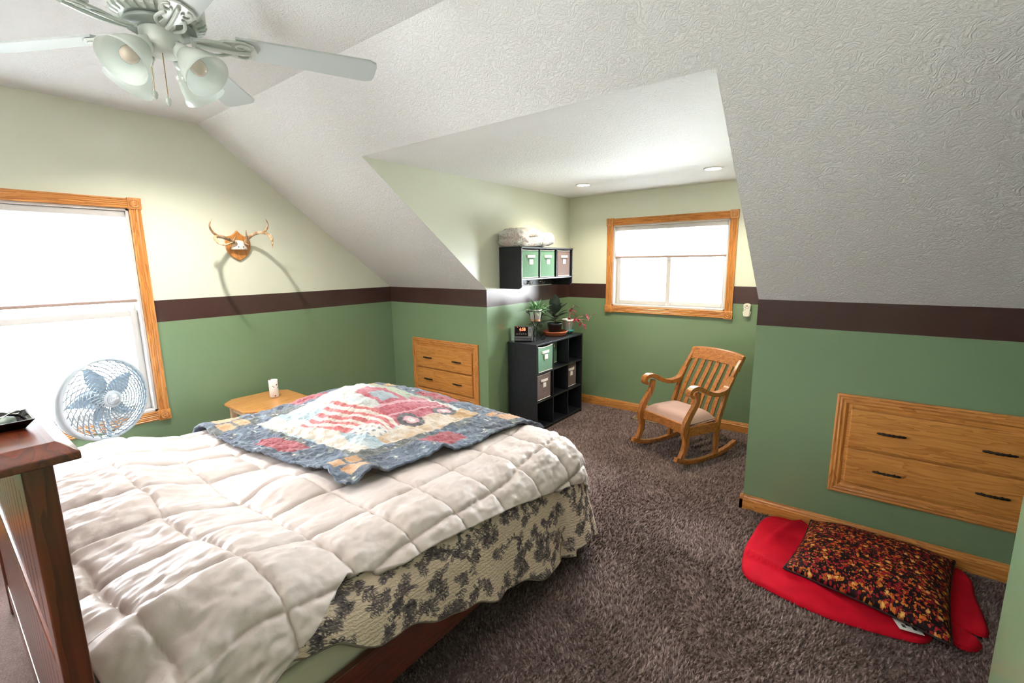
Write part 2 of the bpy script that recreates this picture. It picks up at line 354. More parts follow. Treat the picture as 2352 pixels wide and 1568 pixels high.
def window(name, fn, ph, p0, p1, q0, q1, double_hung):
    # fn(p,q,h); ph grain axis letter of the horizontal direction
    root = bpy.data.objects.new(name, None); COL.objects.link(root); root['kind'] = 'structure'
    root['label'] = 'oak cased window with white sash'
    def bx(n, a, b, c, d, e, f, mat, par=root, bev=.002):
        m = MB(); m.prism([(a, c), (b, c), (b, d), (a, d)], fn, e, f); return m.build(n, mat, par, bevel=bev)
    def fluted(n, a, b, c, d, vert, mat):   # casing with three shallow beads
        m = MB(); prof = [(0, 0), (0, .016), (.12, .019), (.2, .015), (.3, .019), (.42, .015), (.5, .019), (.58, .015), (.7, .019), (.8, .015), (.88, .019), (1, .016), (1, 0)]; k = len(prof)
        vs = []
        for e in (0, 1):
            for w, h in prof:
                if vert: vs.append(fn(a+(b-a)*w, c+(d-c)*e, h))
                else: vs.append(fn(a+(b-a)*e, c+(d-c)*w, h))
        m.add(vs, [(i, i+1, k+i+1, k+i) for i in range(k-1)]+[tuple(range(k)), tuple(range(k, 2*k))]); return m.build(n, mat, root)
    c = CW
    fluted('casing_side', p0, p0+c, q0+c, q1-c, True, oak('z')); fluted('casing_side', p1-c, p1, q0+c, q1-c, True, oak('z'))
    fluted('casing_head', p0+c, p1-c, q1-c, q1, False, oak(ph)); fluted('casing_sill', p0+c, p1-c, q0, q0+c, False, oak(ph))
    e = .005
    for a, b in ((p0, q0), (p1-c, q0), (p0, q1-c), (p1-c, q1-c)):
        blk = bx('corner_block', a-e, a+c+e, b-e, b+c+e, 0, .024, oak('z'))
        cx, cy = a+c/2, b+c/2; m = MB(); n = 28; vs = []; prof = [(.026, .024), (.025, .028), (.021, .029), (.018, .025), (.014, .025), (.012, .029), (.008, .029), (.005, .026), (.001, .026)]
        for r, h in prof: vs += [fn(cx+r*math.cos(2*PI*k/n), cy+r*math.sin(2*PI*k/n), h) for k in range(n)]
        m.add(vs, [(i*n+k, i*n+(k+1) % n, (i+1)*n+(k+1) % n, (i+1)*n+k) for i in range(len(prof)-1) for k in range(n)]+[tuple((len(prof)-1)*n+k for k in range(n))])
        m.build('rosette', oak('z'), blk, smooth=True)
    a0, a1, b0, b1 = p0+c, p1-c, q0+c, q1-c; t = .016
    for n, aa in (('jamb', (a0, a0+t, b0, b1)), ('jamb', (a1-t, a1, b0, b1)), ('jamb_head', (a0, a1, b1-t, b1)), ('jamb_sill', (a0, a1, b0, b0+t))):
        bx(n, *aa, -.128, .001, WHITEV)
    A0, A1, B0, B1 = a0+t, a1-t, b0+t, b1-t
    def sash(a, b, c_, d, h0, h1):
        w = .038
        m = MB()
        for r in ((a, a+w, c_, d), (b-w, b, c_, d), (a+w, b-w, c_, c_+w), (a+w, b-w, d-w, d)): m.prism([(r[0], r[2]), (r[1], r[2]), (r[1], r[3]), (r[0], r[3])], fn, h0, h1)
        so_ = m.build('sash', WHITEV, root, bevel=.003)
        bx('pane', a+w, b-w, c_+w, d-w, (h0+h1)/2-.003, (h0+h1)/2+.003, GLASS, so_, 0)
    if double_hung:
        mid = (B0+B1)/2; sash(A0, A1, B0, mid+.02, -.085, -.06); sash(A0, A1, mid-.02, B1, -.115, -.09)
    else:
        mid = (A0+A1)/2; sash(A0, mid+.022, B0, B1, -.085, -.06); sash(mid-.022, A1, B0, B1, -.115, -.09)
    return (A0, A1, B0, B1)
fL = lambda p, q, h: (h, p, q)
fD = lambda p, q, h: (p, YD-h, q)
iL = window('window_1', fL, 'y', *WL, True)
iD = window('window_2', fD, 'x', *WD, False)
def cell_shade(fn, inn, zb, label, step):
    A0, A1, B0, B1 = inn; c = fn((A0+A1)/2, B1, -.03); r = thing('cellular_shade', label, 'window blind', c)
    g = .004
    def part(n, m, mat, **k): return m.build(n, mat, r, wpos=c, **k)
    part('headrail', MB().prism([(A0+g, B1-.035), (A1-g, B1-.035), (A1-g, B1-.001), (A0+g, B1-.001)], fn, -.05, -.012), WHITEV, bevel=.003)
    for s_ in (1, -1):
        path = []; n = int((B1-.035-zb)/step); 
        for i in range(2*n+1): path.append((B1-.035-(B1-.035-zb)*i/(2*n), -.031+s_*(.010 if i % 2 else .003)))
        m = MB(); vs = [fn(p, q, h) for q, h in path for p in (A0+g, A1-g)]; m.add(vs, [(2*i, 2*i+1, 2*i+3, 2*i+2) for i in range(len(path)-1)])
        part('pleated_fabric', m, SHADE)
    part('bottom_rail', MB().prism([(A0+g, zb-.018), (A1-g, zb-.018), (A1-g, zb), (A0+g, zb)], fn, -.046, -.016), plain('shade_rail', '9C857A', .45), bevel=.003)
cell_shade(fL, iL, 1.235, 'white cellular shade half lowered in the tall left window', .02)
cell_shade(fD, iD, 1.478, 'white cellular shade half lowered in the small dormer window', .02)
# ------------------------------------------------------------------ recessed ceiling lights
LAMPM = plain('lit_lamp_lens', 'FFFFFF', .4, emit=(1, .95, .88), es=14)
def can(loc, label, power, tint=(1, .94, .86)):
    t = thing('recessed_light', label, 'ceiling light', loc, group='recessed ceiling lights')
    MB().lathe([(.062, -.001), (.062, -.006), (.056, -.008), (.05, -.004), (.046, .0)], n=32, cap0=False, cap1=False).build('trim_ring', WHITEP, t, smooth=True)
    MB().lathe([(.046, -.002), (.03, -.006), (.001, -.008)], n=24, cap0=False).build('lens', LAMPM, t, smooth=True)
    l = bpy.data.lights.new('recessed_lamp', 'SPOT'); l.energy = power; l.spot_size = 2.5; l.spot_blend = .8; l.shadow_soft_size = .035; l.color = tint
    o = bpy.data.objects.new('recessed_lamp', l); COL.objects.link(o); o.parent = t; o.location = (0, 0, -.03*K); return t
can((1.702, .673, ZC), 'lit recessed light in the dormer ceiling nearest the wall shelf', 17, (1, .88, .68))
can((2.709, .666, ZC), 'lit recessed light in the dormer ceiling nearest the right slope', 17, (1, .88, .68))
can((.83, -1.80, ZR), 'recessed light in the flat ceiling behind the ceiling fan', 42)
def torchiere():  # unseen uplight added behind the camera to bounce fill off the ceiling
    T = thing('added_fill_torchiere', 'added white torchiere, unseen behind the camera, for ceiling-bounced fill', 'floor lamp', (2.3, -3.9, 0)); w = plain('lamp_white_metal', 'E4E2DC', .4)
    MB().lathe([(.12, 0), (.12, .012), (.03, .03), (.012, .04)], n=32).build('base', w, T, smooth=True)
    MB().lathe([(.011, .03), (.011, 1.45)], n=16).build('pole', w, T, smooth=True)
    MB().lathe([(.02, 1.44), (.07, 1.46), (.125, 1.51), (.15, 1.56), (.145, 1.56), (.12, 1.515), (.065, 1.468), (.01, 1.455)], n=40, cap0=False, cap1=False).build('bowl_shade', w, T, smooth=True)
    MB().lathe([(.012, 1.46), (.03, 1.49), (.028, 1.52), (.004, 1.535)], n=20).build('bulb', LAMPM, T, smooth=True)
    l = bpy.data.lights.new('added_fill_glow', 'SPOT'); l.energy = 140; l.spot_size = 2.3; l.spot_blend = .6; l.shadow_soft_size = .08; l.color = (1, .955, .91)
    o = bpy.data.objects.new('added_fill_glow', l); COL.objects.link(o); o.parent = T; o.location = (0, 0, 1.54*K); o.rotation_euler = (PI, 0, 0)
torchiere()
# ------------------------------------------------------------------ built-in drawers
def handle(par, x, z, y):   # twisted bar pull, local to unit
    m = MB(); L_ = .054; pts = []; rad = []
    for i in range(25):
        t = i/24*2-1; pts.append((x+t*L_, y-.013-.005*(1-t*t), z)); rad.append(.0042+.0022*abs(math.sin(t*9))*(1 if abs(t) > .12 else 2.0)-(0.0012 if abs(t) > .9 else 0))
    m.tube(pts, rad, 8)
    for s_ in (-.6, .6): m.cyl((x+s_*L_, y, z), (x+s_*L_, y-.014, z), .004, .003, 8)
    return m.build('handle', PEWTER, par, smooth=True)
def drawer_unit(x0, x1, label):
    z0, z1 = .24, .762; c = ((x0+x1)/2, 0, z0); r = thing('built_in_drawers', label, 'drawers', (c[0], 0, z0))
    w, h = (x1-x0)/2, z1-z0; cw = .050
    prof = [(0, 0), (0, .014), (.15, .018), (.3, .016), (.45, .020), (.62, .016), (.8, .017), (1, .010), (1, 0)]
    loops = [(-w, 0, 1, 0), (w, 0, 0, 1)]
    cor_o = [(-w, 0), (w, 0), (w, h), (-w, h)]; cor_i = [(-w+cw, cw), (w-cw, cw), (w-cw, h-cw), (-w+cw, h-cw)]
    for i in range(4):
        j = (i+1) % 4; vs = []; k = len(prof)
        for a, b in ((cor_o[i], cor_i[i]), (cor_o[j], cor_i[j])):
            vs += [(a[0]+(b[0]-a[0])*f, -d, a[1]+(b[1]-a[1])*f) for f, d in prof]
        MB().add(vs, [(q, q+1, k+q+1, k+q) for q in range(k-1)]+[tuple(range(k)), tuple(range(k, 2*k))]).build('casing', oak('x' if i % 2 == 0 else 'z'), r)
    # face frame
    m = MB(); f = .018; a = w-cw; m.box((-a, -.004, cw), (a, -.0005, h-cw)); m.box((-a, -.009, cw), (-a+f, 0, h-cw)); m.box((a-f, -.009, cw), (a, 0, h-cw)); m.box((-a+f, -.009, cw), (a-f, 0, cw+f)); m.box((-a+f, -.009, h-cw-f*.6), (a-f, 0, h-cw)); m.box((-a+f, -.006, h/2-.012), (a-f, 0, h/2-.002))
    m.build('face_frame', oakp('x'), r, bevel=.001)
    for zz0, zz1 in ((.066, .248), (.258, .452)):
        d = B((-a+f*.7, -.027, zz0), (a-f*.7, -.006, zz1)).build('drawer_front', oakp('x'), r, bevel=.007)
        for s_ in (-1, 1): handle(d, s_*w*.445, (zz0+zz1)/2, -.027)
    return r
drawer_unit(.297, 1.113, 'oak two-drawer unit built into the wall behind the bed')
drawer_unit(3.554, 4.37, 'oak two-drawer unit built into the wall above the patterned cushion')
# ------------------------------------------------------------------ bed
BX0, BX1, BY0, BY1 = .93, 2.55, -2.655, -.86     # mattress footprint
HB = (-2.735, -2.70)                              # headboard post y range
bed = thing('bed_frame', 'dark cherry wood bed frame with tall capped headboard', 'bed', ((BX0+BX1)/2, -1.7, 0)); bc = (((BX0+BX1)/2), -1.7, 0)
def bp(n, m, mat, par=bed, **k): return m.build(n, mat, par, wpos=bc, **k)
hx0, hx1 = .84, 2.605
for x in (hx0, hx1-.062): bp('post', B((x, -2.735, 0), (x+.062, -2.698, 1.13)), cherry('z'), bevel=.003)
m = MB(); cx0, cx1, cy0, cy1 = hx0-.04, hx1+.035, -2.79, -2.668     # cap: chamfered slab
m.add([(cx0, cy0, 1.130), (cx1, cy0, 1.130), (cx1, cy1, 1.130), (cx0, cy1, 1.130), (cx0, cy0, 1.143), (cx1, cy0, 1.143), (cx1, cy1, 1.143), (cx0, cy1, 1.143),
       (cx0+.03, cy0+.022, 1.160), (cx1-.03, cy0+.022, 1.160), (cx1-.03, cy1-.022, 1.160), (cx0+.03, cy1-.022, 1.160)],
      [(3, 2, 1, 0), (0, 1, 5, 4), (1, 2, 6, 5), (2, 3, 7, 6), (3, 0, 4, 7), (4, 5, 9, 8), (5, 6, 10, 9), (6, 7, 11, 10), (7, 4, 8, 11), (8, 9, 10, 11)])
bp('headboard_cap', m, cherry('x'), bevel=.002)
bp('top_rail', B((hx0+.06, -2.731, 1.04), (hx1-.06, -2.701, 1.128)), cherry('x'), bevel=.003)
bp('middle_rail', B((hx0+.06, -2.733, .69), (hx1-.06, -2.701, .72)), cherry('x'), bevel=.003)
bp('bottom_rail', B((hx0+.06, -2.731, .06), (hx1-.06, -2.701, .14)), cherry('x'), bevel=.003)
nb = 20; bw = (hx1-hx0-.124)/nb
for i in range(nb): bp('panel_board', B((hx0+.062+i*bw+.003, -2.727, .13), (hx0+.062+(i+1)*bw-.003, -2.706, 1.05)), cherry('z'), bevel=.004)
for x in (BX0-.03, BX1-.005): bp('side_rail', B((x, -2.70, .155), (x+.022, BY1-.01, .31)), cherry('y'), bevel=.003)
bp('foot_rail', B((BX0-.03, BY1-.01, .155), (BX1+.017, BY1+.015, .31)), cherry('x'), bevel=.003)
for x in (BX0-.035, BX1-.03): bp('foot_leg', B((x, BY1-.03, 0), (x+.055, BY1+.02, .32)), cherry('z'), bevel=.003)
bp('centre_support', B((BX0-.01, -1.78, .17), (BX1, -1.72, .20)), cherry('x'))
# box base and mattress
tag(B((BX0-.005, BY0+.02, .255), (BX1-.012, BY1-.015, .40)).build('box_spring', plain('pale_sheet', 'D6D2BE', .9), wpos=(1.74, -1.75, .255), bevel=.015), 'cream fabric box spring resting in the bed frame', 'box spring')
tag(B((BX0, BY0+.02, .402), (BX1-.01, BY1-.01, .53)).build('mattress', plain('mattress_white', 'DCD8CC', .9, bump=.2), wpos=(1.74, -1.75, .402), bevel=.03), 'thick mattress under the white comforter', 'mattress')

def gauss(x, y, cx, cy, sx, sy=None): sy = sy or sx; return math.exp(-((x-cx)/sx)**2-((y-cy)/sy)**2)
RI = (1.06, 2.42, -2.62, -.99)      # inner flat rectangle of the draped bedding
RB = .20                              # bending radius at the mattress edge
ZT = .595
def ztop(x, y):      # smooth top of the comforter
    z = ZT
    z += .105*gauss(x, y, 1.50, -1.40, .30, .26)+.05*gauss(x, y, 1.25, -1.25, .3, .25)           # lump under the patchwork quilt
    z += .125*sstep(-2.15, -2.45, y)*(.75+.25*math.sin(x*5.0))                 # pillows at the head
    z += .050*gauss(x, y, 1.98, -2.05, .17, .12)+.045*gauss(x, y, 1.55, -2.16, .22, .12)+.035*gauss(x, y, 1.15, -2.26, .25, .12)
    z += .03*gauss(x, y, 2.25, -2.35, .2, .2)
    z += .012*math.sin(x*4.1+1)*math.sin(y*3.7)
    return z
def drape(p, q, R=RB, lift=0, flare=.06):
    # flat sheet point -> (x, y, z, nx, ny, nz)
    cx = min(max(p, RI[0]), RI[1]); cy = min(max(q, RI[2]), RI[3]); dx, dy = p-cx, q-cy; d = math.hypot(dx, dy)
    zt = ztop(cx, cy)
    if d < 1e-6:
        e = .01; nx = -(ztop(p+e, q)-zt)/e; ny = -(ztop(p, q+e)-zt)/e; n = V((nx, ny, 1)).normalized()
        return V((p, q, zt))+n*lift, n
    ux, uy = dx/d, dy/d; a = d/R
    if a < PI/2-.12: f, g, n = R*math.sin(a), R*(1-math.cos(a)), V((ux*math.sin(a), uy*math.sin(a), math.cos(a)))
    else:
        a0 = PI/2-.12; ex = d-R*a0; f = R*math.sin(a0)+ex*math.cos(a0); g = R*(1-math.cos(a0))+ex*math.sin(a0); n = V((ux*math.sin(a0), uy*math.sin(a0), math.cos(a0)))
    return V((cx+ux*f, cy+uy*f, zt-g))+n*lift, n
def arc_for(h, R=RB):   # sheet length that drops by h
    if h < R*(1-math.cos(PI/2-.12)): return R*math.acos(1-h/R)
    a0 = PI/2-.12; return R*a0+(h-R*(1-math.cos(a0)))/math.sin(a0)
def lerp_tab(tab, y):
    for (a, va), (b, vb) in zip(tab, tab[1:]):
        if y <= b: return va+(vb-va)*max(0, (y-a)/(b-a))
    return tab[-1][1]
COMF_EDGE = [(-2.69, .22), (-2.60, .34), (-2.52, .44), (-2.40, .50), (-2.25, .56), (-2.17, .575), (-2.0, .53), (-1.85, .525), (-1.45, .48), (-1.1, .42), (-.8, .35)]
def fabric(name, c, rough=.75, bs=0, bstr=.1, sheen=.2, var=.04):
    m = plain(name, c, rough, var=var, vs=6, sheen=sheen, spec=.3); t = m.node_tree; b = t.nodes['Principled BSDF']
    if bs: bumpn(t, b, tnoise(t, coords(t), bs, 4, .6, .4), bstr, .01)
    return m
COMF = fabric('comforter_satin', 'CEC2BD', .5, 34, .18)
_t = COMF.node_tree; _b = _t.nodes['Principled BSDF']; _a = _t.nodes.new('ShaderNodeAttribute'); _a.attribute_name = 'seam'
_src = _b.inputs['Base Color'].links[0].from_socket; _t.links.new(mixc(_t, mathn(_t, 'MULTIPLY', _a.outputs['Fac'], .55), _src, s2l('9C8676')), _b.inputs['Base Color'])   # darker tan along the stitched seams
SEAM = .215
def comforter():
    sm = []; nu, nv = 450, 450; me_v = []; q0, q1 = -2.685, RI[3]+arc_for(.27)
    for j in range(nv):
        t = j/(nv-1); q = q0+(q1-q0)*t
        ze = lerp_tab(COMF_EDGE, min(q, -.8)); dn = arc_for(max(.02, ztop(RI[1], min(q, RI[3]))-ze)); p0, p1 = RI[0]-arc_for(.25), RI[1]+dn
        for i in range(nu):
            s_ = i/(nu-1); p = p0+(p1-p0)*s_
            P, n = drape(p, q)
            # stitched squares, slightly skewed, with puffed middles
            wx = .035*fbm(p*2.2, q*2.2, 1.5); wy = .035*fbm(p*2.2, q*2.2, 7.5)
            a, b = (p+wx+.10*q)/SEAM, (q+wy-.08*p)/SEAM
            ga = abs((a % 1)-.5)*2; gb = abs((b % 1)-.5)*2          # 1 at seams
            puff = (1-ga**8)*(1-gb**8)
            edge = math.exp(-(1-ga)*14)+math.exp(-(1-gb)*14)
            wr = fbm(p*7+2, q*7, 3.3, 2)*.4+fbm(p*30, q*9, 5.1, 2)*.45*edge+fbm(p*9, q*30, 9.1, 2)*.45*edge
            big = noise.ridged_multi_fractal(V((p*2.6+q*1.4, q*1.8, 2.2)), 1.0, 2.0, 2, 1.0, 2.0)-1.0
            w_side = sstep(2.2, 2.55, p)+.8*sstep(-2.2, -2.5, q)
            inq = sstep(.95, 1.1, p)*(1-sstep(2.12, 2.3, p))*sstep(-2.0, -1.85, q)*(1-sstep(-1.0, -.9, q))
            crease = math.exp(-((1-ga)*SEAM/.014)**2)+math.exp(-((1-gb)*SEAM/.014)**2); sm.append(min(1, math.exp(-((1-ga)*SEAM/.0065)**2)+math.exp(-((1-gb)*SEAM/.0065)**2)))
            fine = fbm(p*30+q*11, q*17-p*9, 6.6, 2)
            h = .012*puff-.005*min(1, crease)+.009*wr*(1+.5*w_side)+.008*big*(.4+w_side)+.003*fine*(1+w_side)
            h = h*(1-inq)+(.004*puff)*inq
            # folds hanging at the head corner
            hc = sstep(-2.40, -2.62, q)*sstep(2.3, 2.5, p); h += .022*hc*math.sin(p*34+q*12)
            me_v.append(P+n*h)
    m = MB(); m.add(me_v, [(j*nu+i, j*nu+i+1, (j+1)*nu+i+1, (j+1)*nu+i) for j in range(nv-1) for i in range(nu-1)])
    o = m.build('comforter', COMF, wpos=(1.74, -1.75, .5), smooth=True, solid=.018, off=-1, fixn=False)
    at_ = o.data.attributes.new('seam', 'FLOAT', 'POINT'); at_.data.foreach_set('value', np.array(sm, np.float32))
    tag(o, 'puffy white square-stitched comforter spread over the bed', 'comforter')
    # stitching threads along the seam lines are left to the relief; piped edge on the near side
comforter()

# floral bedspread below the comforter, near side and foot
def floral_mat():
    m = bpy.data.materials.new('floral_print_cotton'); t, N, L, b = nt(m); at = N.new('ShaderNodeAttribute'); at.attribute_name = 'print'
    uv = N.new('ShaderNodeUVMap').outputs[0]
    n = tnoise(t, uv, 60, 2); dk = ramp(t, n, [(.35, s2l('3A343E')), (.65, s2l('6A6066'))])
    L.new(mixc(t, at.outputs['Fac'], s2l('DCC8B4'), dk), b.inputs['Base Color']); b.inputs['Roughness'].default_value = .88; b.inputs['Specular IOR Level'].default_value = .25
    ql = N.new('ShaderNodeTexWave'); ql.inputs['Scale'].default_value = 24; ql.inputs['Distortion'].default_value = 6; ql.inputs['Detail'].default_value = 2; ql.inputs['Detail Scale'].default_value = 3; ql.bands_direction = 'Y'; L.new(uv, ql.inputs['Vector'])
    bumpn(t, b, ql.outputs['Fac'], .4, .006); return m
def floral_print(U, Vv):
    # toile sprays: stems with leaves, blossom clusters and butterflies; U, Vv are (nv, nu) sheet coordinates
    R_ = random.Random(21); out = np.zeros_like(U); du = U[0, 1]-U[0, 0]; nu = U.shape[1]
    def ell(cx, cy, a, b, th, val=1.0, hole=0.0):
        i0, i1 = max(0, int((cx-a)/du)-1), min(nu, int((cx+a)/du)+2)
        if i1 <= i0: return
        x, y = U[:, i0:i1]-cx, Vv[:, i0:i1]-cy; ct, st = math.cos(th), math.sin(th)
        p, q = (x*ct+y*st)/a, (-x*st+y*ct)/b; r = p*p+q*q; vein = (np.abs(q) < .16) & (p > -.6)
        k = (r < 1) & ~((vein) if hole else False); out[:, i0:i1][k] = np.maximum(out[:, i0:i1][k], val)
    def spray(cx, cy, th, L_):
        n = 7
        for i in range(n):
            t = i/(n-1); a = th+.9*math.sin(t*2.4+cx*7)*.6; px = cx+L_*t*math.cos(a); py = cy+L_*t*math.sin(a)
            ell(px, py, .005, .0022, a, .8)
            for s_ in (-1, 1):
                if R_.random() < .85:
                    la = a+s_*R_.uniform(.6, 1.2); ll = R_.uniform(.009, .018); ell(px+ll*math.cos(la), py+ll*math.sin(la), ll, ll*.40, la, R_.uniform(.75, 1), 1)
        for k in range(R_.randint(2, 3)):
            fx, fy = cx+R_.uniform(-.018, .018), cy+R_.uniform(-.018, .018); r = R_.uniform(.008, .014)
            for j in range(5): a = j*2*PI/5+R_.random(); ell(fx+r*math.cos(a), fy+r*math.sin(a), r*.85, r*.62, a, R_.uniform(.7, 1), 1)
    w, h = U.max(), Vv.max(); y = .03; row = 0
    while y < h:
        x = -.02+.035*(row % 2)
        while x < w+.05:
            if R_.random() < .88: spray(x+R_.uniform(-.018, .018), y+R_.uniform(-.018, .018), R_.uniform(0, 2*PI), R_.uniform(.05, .075))
            if R_.random() < .15:
                bx, by, a = x+.05, y+.045, R_.uniform(0, 6); 
                for s_ in (-1, 1): ell(bx+.007*math.cos(a+s_*.8), by+.007*math.sin(a+s_*.8), .009, .005, a+s_*.8); ell(bx+.006*math.cos(a+s_*2.1), by+.006*math.sin(a+s_*2.1), .006, .004, a+s_*2.1)
            x += .080
        y += .064; row += 1
    return out
HEM = [(-2.62, .56), (-2.45, .525), (-2.33, .45), (-2.24, .42), (-2.12, .345), (-1.97, .30), (-1.69, .205), (-1.4, .13), (-1.25, .085), (-.9, .06), (-.5, .05)]
def bedspread():
    nu, nv = 1000, 150; vs = []; uvs = []
    # path coordinate a: along the near side from head to foot then round the corner and along the foot to the far side
    near = 1.62; R0 = .20; pts = []
    side = abs(RI[3]-(-2.6)); corner = PI/2; foot = RI[1]-RI[0]
    Ltot = side+.55+foot; hemline = []
    for j in range(nv):
        for i in range(nu):
            a = i/(nu-1)*Ltot; w = j/(nv-1)
            if a < side: c = V((RI[1], -2.6+a, 0)); dr = V((1, 0, 0)); y = -2.6+a
            elif a < side+.55: th = (a-side)/.55*PI/2; c = V((RI[1], RI[3], 0)); dr = V((math.cos(th), math.sin(th), 0)); y = -.9
            else: c = V((RI[1]-(a-side-.55), RI[3], 0)); dr = V((0, 1, 0)); y = -.8
            zt = ztop(c.x, c.y)-.035; zh = lerp_tab(HEM, y)+.014*math.sin(a*24)*abs(math.sin(a*12))-.006
            if side-.1 < a: zh += .02+.015*math.sin(a*9)
            h = (zt-zh); tot = arc_for(h, R0); d = .02+(tot-.02)*w
            p = c+dr*d; P, n = drape(p.x, p.y, R0, -.042)
            dropf = max(0, min(1, (zt-P.z)/.5))
            fold = (.012*math.sin(a*17+1.2*math.sin(a*5))+.006*math.sin(a*41))*dropf
            fold += .05*dropf*math.exp(-((a-side-.06)/.16)**2)-.055*dropf*math.exp(-((a-side+.16)/.05)**2)+.02*dropf*math.exp(-((a-side+.28)/.08)**2)
            P += dr*(fold+.03*dropf+.012)
            vs.append(P); uvs.append((a, d))
            if j == nv-1: (hemline.append(P.copy()) if i % 5 == 0 else None)
    m = MB(); fs = [(j*nu+i, j*nu+i+1, (j+1)*nu+i+1, (j+1)*nu+i) for j in range(nv-1) for i in range(nu-1)]
    m.add(vs, fs); base = (2.55, -1.6, .3)
    o = m.build('floral_bedspread', floral_mat(), wpos=base, smooth=True, solid=.008, off=-1, fixn=False)
    ul = o.data.uv_layers.new(name='UVMap'); flat = np.array([uvs[l.vertex_index] for l in o.data.loops]).ravel(); ul.data.foreach_set('uv', flat)
    UV = np.array(uvs).reshape(nv, nu, 2); pr_ = floral_print(UV[:, :, 0], UV[:, :, 1])
    fa = o.data.attributes.new('print', 'FLOAT', 'POINT'); fa.data.foreach_set('value', pr_.ravel().astype(np.float32))
    tag(o, 'cream quilted bedspread with dark floral print hanging down the bed side', 'bedspread')
    m = MB(); m.tube(hemline, .0075, 6); m.build('hem_binding', plain('grey_binding', '8C8278', .9), o, wpos=base, smooth=True)
bedspread()

